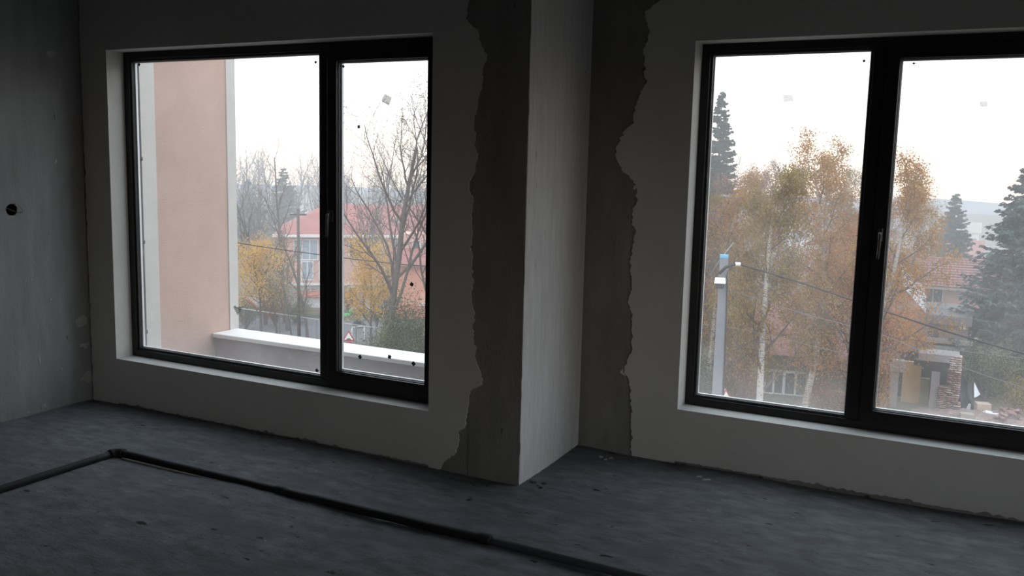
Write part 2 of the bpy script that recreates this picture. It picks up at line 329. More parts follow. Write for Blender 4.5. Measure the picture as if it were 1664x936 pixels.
def window(name, W, Y, label, split, sash_x1):
    root = thing(name, label, None, (W['x0'], Y, W['z0'])); root['kind'] = 'structure'
    x0, x1, z0, z1 = W['x0']+.002, W['x1']-.002, W['z0']+.002, W['z1']-.002
    f = MB(); rect_frame(f, x0, x1, z0, z1, .046, Y, Y+.07); f.build('frame', M['frame'], root, bevel=.004)
    m = MB(); m.box(split-.075, split, Y+.001, Y+.069, z0+.045, z1-.045); m.build('mullion', M['frame'], root, bevel=.004)
    s0, s1, t0, t1 = split-.014, x1-.040, z0+.044, z1-.044
    s = MB(); rect_frame(s, s0, s1, t0, t1, .064, Y-.014, Y+.05); sash = s.build('sash', M['frame'], root, bevel=.005)
    panes = []
    for (ax, bx, az, bz, yy, wd) in ((x0+.046, split-.075, z0+.046, z1-.046, Y+.012, .014), (s0+.064, s1-.064, t0+.064, t1-.064, Y+.004, .004)):
        g = MB(); rect_frame(g, ax, bx, az, bz, wd, yy, yy+.02); g.build('glazing_bead', M['bead'], root, bevel=.002)
        g = MB(); rect_frame(g, ax, bx, az, bz, wd+.005, yy+.026, yy+.040); g.build('spacer_bar', M['spacer'], root)
        g = MB(); g.box(ax+.002, bx-.002, yy+.021, yy+.025, az+.002, bz-.002); panes.append(g.build('pane', M['glass'], root))
    # handle on the sash stile
    hx, hz = s0+.032, (t0+t1)/2+.02; hp = MB(); hp.box(hx-.014, hx+.014, Y-.022, Y-.012, hz-.035, hz+.035); hd = hp.build('handle', M['handle'], sash, bevel=.004)
    lv = MB(); u = np.linspace(0, 1, 10)
    lv.tube(np.stack([hx+.004*np.sin(u*3), Y-.022-.035*np.minimum(1, u*3.5), hz+.01-np.maximum(0, u-.25)*.17], -1), .0075, 8); lv.build('handle_lever', M['handle'], sash, True)
    return root, panes
win1, pn1 = window('window_1', W1, A+.118, 'dark framed window with a wide fixed pane and narrow sash', -3.249, None)
win2, pn2 = window('window_2', W2, B+.129, 'dark framed window with a fixed pane and wide sash overlooking the birches', -.435, None)
w3 = thing('added_window', 'unseen dark framed window added in the side wall for light', None, (XR+.13, W3['y0'], W3['z0'])); w3['kind'] = 'structure'  # invented window out of view, put in as light source from the right
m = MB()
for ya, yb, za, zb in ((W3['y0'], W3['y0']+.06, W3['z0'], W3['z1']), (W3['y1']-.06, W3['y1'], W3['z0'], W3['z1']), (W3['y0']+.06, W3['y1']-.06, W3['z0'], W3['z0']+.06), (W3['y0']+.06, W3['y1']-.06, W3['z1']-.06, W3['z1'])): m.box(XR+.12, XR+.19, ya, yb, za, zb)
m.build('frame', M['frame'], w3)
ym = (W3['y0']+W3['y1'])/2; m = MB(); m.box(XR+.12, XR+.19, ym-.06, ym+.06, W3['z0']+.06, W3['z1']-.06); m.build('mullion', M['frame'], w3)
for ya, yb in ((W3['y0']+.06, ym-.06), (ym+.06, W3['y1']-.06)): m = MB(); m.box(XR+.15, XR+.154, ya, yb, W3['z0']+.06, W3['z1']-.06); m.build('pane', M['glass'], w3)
ya, yb = A+.118+.032, A+.118+.024
for x, y, s, r in ((226, 105, .008, 45), (513, 101, .007, 45), (515, 602, .0095, 45), (231, 564, .0085, 45)): diamond(pn1[0], x, y, ya, s, r)
for x, y, s, r in ((558, 108, .007, 20), (583, 206, .008, 15), (669, 462, .010, 60), (585, 580, .010, 45), (633, 580, .010, 80), (672, 591, .0105, 45)): diamond(pn1[1], x, y, yb, s, r)
def paper(pane, pts, Y, m, name='paper_label'):
    P = [atY(x, y, Y) for x, y in pts]; n = len(P); s = MB()
    s.add([p-np.array([0, .0006, 0]) for p in P]+[p+np.array([0, .0006, 0]) for p in P], [(j, (j+1) % n, n+(j+1) % n, n+j) for j in range(n)], [(0, j, j+1) for j in range(1, n-1)]+[(n, n+j+1, n+j) for j in range(1, n-1)])
    return s.build(name, m, pane)
paper(pn1[1], [(621, 160), (626, 152), (630, 155), (637, 158), (632, 171), (620, 164)], yb, M['label'])
paper(pn1[1], [(622.5, 164), (633, 168), (631.5, 171), (621, 166)], yb-.002, mat('faded print', (.17, .17, .19), .8, .1, 30, clear=.75), 'label_print')
paper(pn1[0], [(379, 499), (382, 496), (388, 503), (393, 499), (391, 506), (386, 512)], ya, M['clearlabel'])
ya2, yb2 = B+.129+.032, B+.129+.024
paper(pn2[0], [(1272, 155), (1287, 154), (1289, 164), (1273, 166)], ya2, M['label_pale']); paper(pn2[1], [(1592, 165), (1604, 164), (1605, 173), (1593, 174)], yb2, M['label_pale'])
for x, y in ((1404, 99),): diamond(pn2[0], x, y, ya2, .006, 30)
for x, y in ((1485, 103),): diamond(pn2[1], x, y, yb2, .005, 30)

# ------------------------------------------------------------------ black pipe run on the floor
PY, PX = 3.25, -4.03
pr = thing('floor_pipe', 'long black insulated heating pipe run with one bend across the concrete floor', 'pipe', (PX, PY, 0))
def wobline(a, b, n, amp, seed):
    a, b = np.array(a), np.array(b); u = np.linspace(0, 1, n)[:, None]; P = a+(b-a)*u; P[:, 0] += wob(n, amp, 3, seed); P[:, 1] += wob(n, amp, 3, seed+1); return P
r_ = .0205
m = MB(); m.tube(wobline((PX+.01, -1.2, r_), (PX, PY-.03, r_), 40, .004, 61), r_, 12); m.build('pipe_run', M['pipe'], pr, True)
m = MB(); u = np.linspace(0, math.pi/2, 8); m.tube(np.stack([PX+.05-.05*np.cos(u), PY-.05+.05*np.sin(u), np.full(8, r_+.002)], -1), .026, 12); m.build('elbow', M['pipe'], pr, True)
for xa, xb, sd in ((PX+.03, -2.89, 63), (-2.89, -1.76, 65)):
    m = MB(); m.tube(wobline((xa, PY, r_), (xb, PY-.004, r_), 36, .004, sd), r_, 12); m.build('pipe_run', M['pipe'], pr, True)
for x in (-2.89, -1.76):
    m = MB(); m.tube(np.array([(x-.035, PY, r_), (x-.02, PY, r_), (x+.02, PY, r_), (x+.035, PY, r_)]), np.array([.021, .0245, .0245, .021]), 12); m.build('tape_joint', M['pipe'], pr, True)
m = MB(); m.tube(wobline((-1.76, PY, .018), (1.6, PY-.05, .018), 60, .004, 67), .0175, 12); tag(m.build('hose', M['hose'], pr, True), 'dark grey corrugated hose section')
m = MB(); m.tube(wobline((PX+.08, PY-.033, .008), (-2.9, PY-.03, .008), 30, .003, 69), .007, 8); m.build('thin_pipe', M['silver'], pr, True)

# ------------------------------------------------------------------ crumbs of mortar on the floor
def crumb(x, y, z, s, seed, m, label, grp, flat=.45):
    r = np.random.default_rng(seed); n = 8; V = [(0, 0, -flat*.5)]
    for j, (hh, rr) in enumerate(((-.35, .9), (.3, .75))):
        for a in np.arange(n)*2*math.pi/n: q = rr*(1+r.normal(0, .2)); V.append((q*math.cos(a), q*math.sin(a)*.8, hh*flat*(1+r.normal(0, .2))))
    V.append((0, 0, flat*.55)); V = np.array(V)*s
    Q = [(1+j, 1+(j+1) % n, 1+n+(j+1) % n, 1+n+j) for j in range(n)]; T = [(0, 1+(j+1) % n, 1+j) for j in range(n)]+[(2*n+1, 1+n+j, 1+n+(j+1) % n) for j in range(n)]
    b = MB(); b.add(V, Q, T); o = b.build('mortar_crumb', m); o.location = (x, y, z+s*flat*.42); o.rotation_euler.z = r.uniform(0, 6)
    return tag(o, label, 'rubble', grp)
M['mortar'] = mat('pale mortar', (.36, .36, .36), .95, .2, 40, .4, 90)
M['mortar_d'] = mat('dark mortar', (.07, .07, .07), .95, .2, 40, .4, 90)
def crumbs(px, s, m, label, grp, sd):
    for i, (x, y) in enumerate(px):
        q_ = CAM+ray(x, y)*(-H/ray(x, y)[2]); crumb(q_[0], q_[1], 0, s*(.7+.6*((i*7) % 5)/5), sd+i, m, label, grp)
crumbs([(874, 789), (884, 786), (866, 784), (880, 793)], .018, M['mortar_d'], 'dark mortar lump on the floor at the foot of the pier edge', 'dark lumps by the pier', 100)
crumbs([(941, 724), (948, 722), (976, 743), (984, 747), (993, 745)], .016, M['mortar'], 'pale mortar crumb on the floor in the corner behind the pier', 'pale crumbs in the corner', 120)
crumbs([(1010, 727), (1022, 730), (1030, 728)], .022, M['mortar'], 'flat mortar flake at the foot of the ragged plaster edge', 'flakes at the plaster foot', 140)
crumbs([(1136, 776), (1148, 781)], .024, M['mortar'], 'mortar piece on the floor below the birch window', 'pieces below the birch window', 160)
crumbs([(1085, 752), (1100, 754), (1110, 756), (1192, 778), (1236, 776), (1345, 795), (1393, 802), (1410, 808)], .014, M['mortar_d'], 'dark crumb lying along the base of the set-back wall', 'crumbs along the set-back wall', 180)
crumbs([(426, 763), (538, 762), (620, 765), (330, 722), (148, 696)], .009, M['mortar'], 'tiny pale grit speck on the floor between pipe and window wall', 'grit between pipe and wall', 200)
crumbs([(770, 788), (792, 790), (764, 812)], .012, M['mortar_d'], 'dark crumb on the floor in front of the bare pier strip', 'crumbs before the pier strip', 220)
crumbs([(470, 797), (455, 795), (184, 737)], .012, M['mortar'], 'grey mortar dab stuck beside a pipe joint', 'dabs by the pipe joints', 240)

# ================================================================== OUTSIDE THE WINDOWS
# ------------------------------------------------------------------ loggia: terrace, parapet, corner pillar
PX0, PY0, PY1 = -5.478, 4.69, 5.665
fl = MB(); fl.box(PX0-.5, XC-.25, A+.2, 5.66, -.75, -.6); tag(fl.build('floor_terrace', M['parapet']), 'loggia floor slab outside the left window', kind='structure')
fw = MB(); fw.box(XL-1.2, XC-.25, A+.14, A+.205, -9.5, -.1); tag(fw.build('wall_facade', M['white_stucco']), 'white stucco facade under the windows', kind='structure')
pp = thing('parapet', 'low pinkish parapet with a pale flat coping outside the left window', 'parapet', (PX0, 5.37, -.6))
m = MB(); m.box(PX0, XC-.05, 5.40, 5.62, -.75, .165); m.build('wall', M['parapet'], pp)
m = MB(); m.box(PX0, XC-.05, 5.368, 5.652, .165, .2); m.build('coping', M['cap'], pp, bevel=.006)
pl = thing('loggia_pillar', 'tall peach stucco pillar with white corner bands at the end of the parapet', 'pillar', (PX0-.15, 5.1, -.75))
m = MB(); m.box(PX0-.30, PX0-.004, PY0+.004, PY1-.004, -.75, 6.2); m.build('core', M['pink_stucco'], pl)
m = MB(); m.box(PX0-.304, PX0+.004, PY0, 4.843, -.75, 6.2); m.build('corner_band', M['white_stucco'], pl)
m = MB(); m.box(PX0-.304, PX0+.004, 5.567, PY1, -.75, 6.2); m.build('corner_band', M['white_stucco'], pl)
M['downpipe'] = mat('dark grey metal pipe', (.07, .07, .085), .4, .1, 8)
dp = thing('downpipe', 'thin dark grey downpipe with clips beside the white pillar band', 'pipe', (-5.20, 4.455, -.6))
m = MB(); m.tube(np.array([(-5.200, 4.455, -.6), (-5.200, 4.455, 6.2)]), .016, 10); m.build('pipe', M['downpipe'], dp, True)
for z in (.38, 1.02, 1.60, 2.6):
    m = MB(); m.tube(np.array([(-5.200, 4.455, z-.012), (-5.200, 4.455, z+.012)]), .022, 10); m.build('clip', M['pipe'], dp, True)

# ------------------------------------------------------------------ ground, court, far land
g = MB(); rad = np.array([6, 14, 24, 36, 50, 66, 84, 110, 150, 220, 340, 520, 800, 1200, 1800, 2600]); ang = np.linspace(-2.1, 1.5, 70)
zr = np.interp(rad, [0, 110, 340, 1200, 2600], [G, G, G-6, -40, -84])
V = [(r*math.sin(a), r*math.cos(a), z) for r, z in zip(rad, zr) for a in ang]; na = len(ang)
g.add(V, [(i*na+j, (i+1)*na+j, (i+1)*na+j+1, i*na+j+1) for i in range(len(rad)-1) for j in range(na-1)])
tag(g.build('ground', M['ground']), 'autumn ground of gardens and yards below the building', kind='structure')
M['hill'] = mat('far wooded land', (.20, .19, .21), 1, .25, .004)
hl = MB(); ang2 = np.linspace(-2.0, 1.4, 160)
for (r0, base, sd) in ((1500, 36, 3), (2500, 52, 9)):
    top = -base*1.18+wob(160, 9, 4, sd)+6*np.sin(ang2*9+sd)
    V = []
    for a, tz in zip(ang2, top):
        for dr, z in ((-260, -base*1.5-26), (0, tz), (300, -base*1.5-30)): V.append(((r0+dr)*math.sin(a), (r0+dr)*math.cos(a), z))
    hl.add(V, [(3*j+i, 3*j+3+i, 3*j+4+i, 3*j+1+i) for j in range(159) for i in range(2)])
tag(hl.build('hills', M['hill'], smooth=True), 'low hazy hills along the horizon', kind='structure')
def slab(name, px, m, z, label):
    P = [gp(x, D, z) for x, D in px]; n = len(P); s = MB()
    s.add([*P, *[p-np.array([0, 0, .3]) for p in P]], [(j, n+j, n+(j+1) % n, (j+1) % n) for j in range(n)], [(0, j, j+1) for j in range(1, n-1)])
    return tag(s.build(name, m), label, kind='structure')
slab('floor_court', [(330, 50), (600, 50), (625, 64), (330, 66)], M['asphalt'], G+.03, 'grey asphalt ball court below the parapet')
slab('floor_lawn', [(330, 66.3), (720, 64.3), (720, 69.5), (330, 69.5)], M['grass'], G+.02, 'strip of thin grass beyond the court')
slab('floor_pavement', [(330, 69.8), (720, 69.8), (720, 75), (330, 75)], M['paving'], G+.03, 'pale paving at the foot of the red roofed block')
slab('floor_road', [(1080, 20), (1420, 20), (1760, 30), (1760, 36), (1420, 33), (1080, 33)], M['asphalt'], G+.02, 'grey street below the utility pole')

# ------------------------------------------------------------------ trees
class TP: pass
def nrm(v):
    l = math.sqrt(v[0]*v[0]+v[1]*v[1]+v[2]*v[2])+1e-9; return [v[0]/l, v[1]/l, v[2]/l]
def grow(rn, p, d, L, r, lv, P, out):
    n = P.segs[lv]; pts = [list(p)]; d = nrm(d); dirs = [d]; wd = P.wander[lv]; up = P.up[lv]
    for i in range(n):
        d = nrm([d[0]+rn.gauss(0, wd), d[1]+rn.gauss(0, wd), d[2]+rn.gauss(0, wd)+up]); dirs.append(d)
        q = pts[-1]; pts.append([q[0]+d[0]*L/n, q[1]+d[1]*L/n, q[2]+d[2]*L/n])
    tp = P.taper[lv]; rad = [max(P.rmin, r*(1-(1-tp)*i/n)) for i in range(n+1)]
    out[lv].append((pts, rad))
    if lv+1 < len(P.kids)+1 and lv < len(P.kids):
        k = P.kids[lv]; az = rn.uniform(0, 6.28)
        for j in range(k):
            t = P.start[lv]+(1-P.start[lv])*(j+rn.random())/k; t = min(t, .995); x = t*n; i = int(x); fr = x-i
            a, b = pts[i], pts[i+1]; q = [a[c]+(b[c]-a[c])*fr for c in range(3)]; dd = dirs[i+1]
            az += 2.4+rn.gauss(0, .4); an = P.ang[lv]*(1+rn.gauss(0, .2))
            h = [1, 0, 0] if abs(dd[2]) > .7 else [0, 0, 1]
            u = nrm([dd[1]*h[2]-dd[2]*h[1], dd[2]*h[0]-dd[0]*h[2], dd[0]*h[1]-dd[1]*h[0]]); v = [dd[1]*u[2]-dd[2]*u[1], dd[2]*u[0]-dd[0]*u[2], dd[0]*u[1]-dd[1]*u[0]]
            c, s = math.cos(an), math.sin(an); ca, sa = math.cos(az), math.sin(az)
            nd = [dd[m]*c+(u[m]*ca+v[m]*sa)*s for m in range(3)]
            shape = P.shape(t) if lv == 0 else 1-.45*(t-P.start[lv])/(1-P.start[lv]+1e-6)
            grow(rn, q, nd, L*P.lr[lv]*shape*(1+rn.gauss(0, .15)), max(P.rmin, rad[i]*P.rr[lv]), lv+1, P, out)
def leaves(mb, rs, C, N_, size, droop=0.):
    n = len(C); u = rs.normal(0, 1, (n, 3)); u[:, 2] -= droop; u /= np.linalg.norm(u, axis=1, keepdims=True); w_ = rs.normal(0, 1, (n, 3)); v = np.cross(u, w_); v /= np.linalg.norm(v, axis=1, keepdims=True)+1e-9
    s = size*rs.uniform(.6, 1.3, (n, 1)); u = u*s; v = v*s*.6
    V = np.stack([C, C+u*.5+v*.5, C+u, C+u*.5-v*.5], 1).reshape(-1, 3); mb.add(V, np.arange(4*n).reshape(n, 4))
def tree(name, label, cat, base, height, r, P, mats, seed, nleaf=0, lsize=.06, lspread=.15, lean=(0, 0), group=None, droop=0., leaf_lv=2, twig_lv=2):
    rn = random.Random(seed); rs = np.random.default_rng(seed)
    out = [[] for _ in range(len(P.kids)+1)]; base = [float(x) for x in base]
    L0 = height*P.trunk
    grow(rn, [base[0], base[1], base[2]-.1], (lean[0], lean[1], 1), L0, r, 0, P, out)
    root = thing(name, label, cat, base, group)
    def mk(lvs, nm, m, kind):
        b = MB()
        for lv in lvs:
            if not out[lv]: continue
            b.tubes(np.array([q[0] for q in out[lv]]), np.array([q[1] for q in out[lv]]), (8, 5, 3, 3)[lv])
        return b.build(nm, m, root, True, kind=kind)
    mk([0], 'trunk', mats[0], None)
    mk([i for i in range(1, len(out)) if i < twig_lv], 'limbs', mats[1], None)
    if len(out) > twig_lv: mk([i for i in range(twig_lv, len(out))], 'twigs', mats[2], 'stuff')
    if nleaf:
        src = [q for lv in range(leaf_lv, len(out)) for q in out[lv]]
        A_ = np.array([q for s in src for q in s[0][1:]]); C = A_[rs.integers(0, len(A_), nleaf)]+rs.normal(0, lspread, (nleaf, 3))
        C = C[C[:, 2] > base[2]+.1]
        b = MB(); leaves(b, rs, C, None, lsize, droop); b.build('foliage', mats[3], root, kind='stuff')
    return root
def params(**k):
    P = TP(); P.rmin = .006; P.shape = lambda t: 1-.75*t
    for a, b in k.items(): setattr(P, a, b)
    return P
M['birchbark'] = mat('white birch bark', (.42, .40, .38), .8, .12, 3, fleck=[((.05, .045, .04), 7, .60)], stretch=(1, 1, 4))
M['bark'] = mat('grey brown bark', (.105, .088, .08), .9, .25, 6)
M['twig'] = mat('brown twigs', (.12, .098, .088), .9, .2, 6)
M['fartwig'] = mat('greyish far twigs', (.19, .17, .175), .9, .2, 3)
M['leaf_birch'] = mat('dull gold birch leaves', srgb(168, 128, 78), .8, .35, .9, trans=.4)
M['leaf_olive'] = mat('olive birch leaves', srgb(140, 118, 72), .8, .35, .9, trans=.4)
M['leaf_orange'] = mat('orange autumn leaves', srgb(190, 132, 84), .8, .3, .9, trans=.4)
M['leaf_yellow'] = mat('yellow autumn leaves', srgb(206, 166, 88), .8, .25, .9, trans=.4)
M['leaf_brown'] = mat('brown dry leaves', srgb(140, 98, 72), .8, .3, .9, trans=.3)
M['needle'] = mat('dark spruce needles', srgb(66, 78, 66), .8, .3, 1.2, trans=.1)
M['needle_blue'] = mat('bluish spruce needles', srgb(82, 96, 92), .8, .3, 1.2, trans=.1)
M['evergreen'] = mat('dark shrub leaves', srgb(72, 80, 56), .7, .35, 1.5, trans=.15)
M['grey_green'] = mat('grey green shrub leaves', srgb(106, 106, 78), .7, .35, 1.5, trans=.15)
BIRCH = params(segs=(9, 6, 5, 4), wander=(.05, .12, .15, .2), up=(.05, .06, -.12, -.3), taper=(.2, .25, .4, .6), kids=(17, 8, 5), start=(.22, .15, .1), ang=(.75, .8, .9), lr=(.34, .42, .62), rr=(.42, .5, .6), trunk=.97, shape=lambda t: 1.15-.75*t, rmin=.005)
BARE = params(segs=(7, 7, 5, 4), wander=(.06, .11, .15, .2), up=(.05, .10, .06, .03), taper=(.3, .2, .3, .5), kids=(13, 9, 7), start=(.28, .2, .15), ang=(.55, .55, .7), lr=(.62, .45, .5), rr=(.5, .5, .5), trunk=.86, shape=lambda t: 1.15-.6*t, rmin=.008)
THIN = params(segs=(8, 5, 4), wander=(.06, .12, .2), up=(.05, .12, .05), taper=(.2, .3, .5), kids=(16, 7), start=(.2, .2), ang=(.6, .7), lr=(.3, .5), rr=(.45, .6), trunk=.98, shape=lambda t: 1.1-.7*t, rmin=.007)
SMALL = params(segs=(6, 5, 4), wander=(.07, .14, .2), up=(.05, .08, .02), taper=(.3, .3, .5), kids=(14, 8), start=(.28, .2), ang=(.85, .8), lr=(.45, .5), rr=(.5, .6), trunk=.9, shape=lambda t: 1.1-.5*t, rmin=.006)
FAR = params(segs=(6, 5, 4), wander=(.06, .12, .18), up=(.04, .12, .06), taper=(.3, .3, .6), kids=(17, 13), start=(.2, .15), ang=(.55, .65), lr=(.5, .5), rr=(.45, .6), trunk=.9, shape=lambda t: 1.15-.7*t, rmin=.022)
def birch(px, D, ytop, nl, leaf, seed, label, leanpx=0, r=.17):
    b = gp(px, D); h = zz(px, ytop, D)-G; lean = R_[:2]*(leanpx/FPX*D)/h
    return tree('birch_tree', label, 'tree', b, h, r, BIRCH, (M['birchbark'], M['twig'], M['twig'], M[leaf]), seed, nl, .085, .16, lean, 'birches behind the utility pole', droop=.5)
birch(1222, 36, 280, 24000, 'leaf_olive', 1, 'slender birch with a pale trunk and olive leaves next to the pole', 10)
birch(1300, 40, 252, 26000, 'leaf_birch', 2, 'tall dull gold birch rising above the small white framed house window', 12)
birch(1372, 37, 268, 24000, 'leaf_birch', 3, 'dull gold birch leaning over the low brown roof', 28)
birch(1150, 42, 300, 16000, 'leaf_birch', 4, 'sparse dull gold birch growing behind the utility pole', -14)
birch(1262, 56, 285, 20000, 'leaf_brown', 5, 'brown leaved birch behind the olive one', 8)
birch(1190, 54, 290, 15000, 'leaf_brown', 7, 'brown leaved birch behind the pole top', 6)
birch(1332, 60, 272, 18000, 'leaf_olive', 8, 'olive birch standing behind the two gold ones', 6)
birch(1405, 57, 300, 14000, 'leaf_brown', 9, 'brown leaved birch behind the leaning gold one', 4)
birch(1458, 53, 325, 4500, 'leaf_birch', 6, 'thin open topped birch between the small house and the spruces', 14, .13)
def small(px, D, ytop, nl, leaf, seed, label, cat='tree', P=SMALL, r=.09, name='small_tree', ls=.10, sp=.22, lean=(0, 0), group=None, bark='bark'):
    b = gp(px, D); h = zz(px, ytop, D)-G
    return tree(name, label, cat, b, h, r, P, (M[bark], M[bark], M['twig'], M[leaf]), seed, nl, ls, sp, lean, group)
HIGH = params(segs=(6, 5, 4), wander=(.05, .14, .2), up=(.05, .02, -.02), taper=(.4, .3, .5), kids=(14, 8), start=(.62, .2), ang=(1.0, .8), lr=(.42, .5), rr=(.5, .6), trunk=.9, shape=lambda t: 1.1-.5*t, rmin=.006)
small(1444, 40, 488, 9000, 'leaf_orange', 11, 'orange leaved tree with a high crown in front of the ruin', P=HIGH, sp=.22)
small(1385, 39, 400, 13000, 'leaf_orange', 12, 'orange leaved tree beside the leaning birch', sp=.3)
small(1170, 46, 470, 9000, 'leaf_brown', 13, 'brown leaved young tree behind the foot of the pole')
small(1496, 70, 340, 6000, 'leaf_olive', 14, 'loose olive tree standing before the narrow spruce', P=THIN, sp=.25)
# ---- spruces
def spruce(px, D, ytop, width, seed, m, label, n_wh=34, droop=-.25):
    rs = np.random.default_rng(seed); b = gp(px, D); h = zz(px, ytop, D)-G; root = thing('spruce_tree', label, 'tree', b, 'spruces behind the gardens')
    t = MB(); t.tube(np.array([b+[0, 0, -.1], b+[.05, 0, h*.5], b+[0, 0, h]]), np.array([.22, .13, .015]), 8); t.build('trunk', M['bark'], root, True)
    br = MB(); sp = MB(); SV = []
    for k in range(n_wh):
        u = (k+.5)/n_wh; z = h*(.06+.93*u)+rs.uniform(-.5, .5)*h/n_wh; nb = 13 if u < .8 else 8
        for j in range(nb):
            z = h*min(.985, .06+.93*u+rs.uniform(-.5, .5)/n_wh); a = rs.uniform(0, 6.28); L = width*(1-u)**.85*rs.uniform(.65, 1.15)+.12
            d = np.array([math.cos(a), math.sin(a), 0]); s = np.linspace(0, 1, 6)[:, None]
            P = b+np.array([0, 0, z])+d*s*L+np.array([0, 0, 1])*(droop*L*s+.28*L*s**2.5)
            br.tubes(P[None], np.linspace(.03, .008, 6)[None], 3)
            ns = int(14+44*L/width); ss = rs.uniform(.12, 1, ns); C = b+np.array([0, 0, z])+d*ss[:, None]*L+np.array([0, 0, 1])*(droop*L*ss+.28*L*ss**2.5)[:, None]
            side = np.array([-d[1], d[0], 0]); q = rs.normal(0, 1, (ns, 1))
            U = side*np.sign(q)*(.75+.25*np.abs(q))+d*.75+np.array([0, 0, 1])*rs.normal(-.38, .32, (ns, 1)); U /= np.linalg.norm(U, axis=1, keepdims=True)
            SV.append((C, U*(.16+.34*(1-ss[:, None]*.6)*min(1, L/1.2))*rs.uniform(.7, 1.2, (ns, 1))))
    C = np.concatenate([s[0] for s in SV]); U = np.concatenate([s[1] for s in SV])
    for rot in (0, 1):
        W_ = np.cross(U, np.array([0, 0, 1.]) if rot == 0 else rs.normal(0, 1, U.shape)); W_ /= np.linalg.norm(W_, axis=1, keepdims=True)+1e-9; W_ *= .085
        V = np.stack([C, C+U*.4+W_, C+U, C+U*.4-W_], 1).reshape(-1, 3); sp.add(V, np.arange(len(V)).reshape(-1, 4))
    br.build('branches', M['bark'], root, kind='stuff'); sp.build('needles', m, root, kind='stuff'); return root
spruce(1536, 72, 312, 2.9, 21, M['needle'], 'smaller pointed spruce behind the tile roofed house', 30)
spruce(1642, 50, 256, 4.1, 22, M['needle_blue'], 'big bluish spruce towering beside the tile roofed house', 40)
spruce(1152, 60, 148, 2.6, 23, M['needle'], 'tall dark narrow spruce rising behind the birches', 44)
spruce(404, 108, 290, 3.6, 24, M['needle_blue'], 'far greyish spruce beside the white pillar band', 26)
spruce(462, 112, 272, 4.2, 25, M['needle_blue'], 'far broad spruce behind the hipped red roof', 26)
spruce(1372, 92, 328, 3.4, 26, M['needle'], 'dark spruce half hidden behind the leaning birch', 26)
# ---- bare trees seen through the left window
def bare(px, D, ytop, seed, label, P=BARE, r=.2, nl=0, leaf='leaf_brown', lean=(0, 0), group=None, tw='twig', name='bare_tree', ls=.08):
    b = gp(px, D); h = zz(px, ytop, D)-G
    return tree(name, label, 'tree', b, h, r, P, (M['bark'], M['bark'], M[tw], M[leaf]), seed, nl, ls, .2, lean, group)
bare(634, 44, 168, 31, 'big bare spreading tree with a dark trunk before the red roof', r=.23, nl=1500, lean=(-.05, -.02))
bare(712, 46, 180, 32, 'bare tree with steep forked limbs beside the big spreading one', r=.20, nl=900, lean=(-.12, .02))
bare(432, 62, 236, 33, 'tall thin bare tree above the yellow leaves', P=THIN, r=.16, nl=300)
bare(468, 60, 244, 34, 'thin bare tree with upright limbs beside the utility mast', P=THIN, r=.15, nl=300)
bare(500, 58, 300, 35, 'slim bare tree in front of the hipped red roof', P=THIN, r=.11, nl=200)
bare(414, 78, 318, 36, 'dense brown twigged tree behind the yellow tree', P=FAR, r=.16)
bare(450, 57, 400, 37, 'bare bushy young tree at the court fence', P=SMALL, r=.06, nl=2200, leaf='leaf_olive')
bare(475, 55, 430, 38, 'low twiggy tree with a few olive leaves by the court', P=SMALL, r=.05, nl=1800, leaf='grey_green')
bare(590, 66, 330, 39, 'fine twigged bare tree hiding the middle of the pink facade', P=FAR, r=.12)
bare(628, 60, 440, 40, 'small brown twigged tree at the foot of the pink facade', P=FAR, r=.07)
for i, (x, D, y) in enumerate([(384, 100, 268), (395, 118, 250), (420, 125, 262), (442, 128, 255), (484, 118, 262), (505, 108, 258), (520, 126, 272), (552, 112, 285), (570, 122, 272), (598, 118, 282), (622, 124, 276), (650, 116, 290), (676, 122, 284), (700, 110, 280)]):
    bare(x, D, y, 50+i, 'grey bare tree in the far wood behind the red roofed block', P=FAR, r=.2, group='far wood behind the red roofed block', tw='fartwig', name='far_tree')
for i, (x, D, y) in enumerate([(1170, 84, 280), (1205, 90, 268), (1245, 88, 262), (1290, 94, 270), (1335, 90, 280), (1405, 98, 300), (1450, 105, 312), (1490, 110, 316)]):
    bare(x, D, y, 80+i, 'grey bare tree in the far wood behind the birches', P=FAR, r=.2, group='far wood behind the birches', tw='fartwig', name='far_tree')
for i, (x, D, y) in enumerate([(735, 105, 285), (770, 112, 275), (805, 100, 290), (840, 110, 280), (880, 104, 286), (920, 112, 276), (965, 102, 288), (1010, 108, 280), (1060, 100, 286), (1110, 106, 282)]):
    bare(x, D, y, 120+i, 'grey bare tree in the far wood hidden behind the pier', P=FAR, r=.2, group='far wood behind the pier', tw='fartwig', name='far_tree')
small(790, 52, 330, 9000, 'leaf_brown', 131, 'brown leaved garden tree beyond the orange wing', sp=.3)
small(900, 48, 360, 9000, 'leaf_olive', 132, 'olive garden tree between the evergreen and the birches', sp=.3)
birch(1000, 44, 250, 14000, 'leaf_birch', 133, 'lone gold birch standing apart from the birch group', 6)
birch(1085, 42, 246, 14000, 'leaf_olive', 134, 'olive birch at the outer end of the birch group', 6)
small(424, 56, 388, 7000, 'leaf_yellow', 15, 'yellow leaved tree beside the white pillar band', name='yellow_tree', ls=.11, sp=.25)
small(603, 54, 404, 8000, 'leaf_yellow', 16, 'yellow leaved tree in front of the pink facade', name='yellow_tree', ls=.11, sp=.22)
small(462, 63, 384, 2200, 'leaf_orange', 17, 'narrow orange leaved sapling before the hipped roof', name='small_tree', ls=.10, sp=.18)
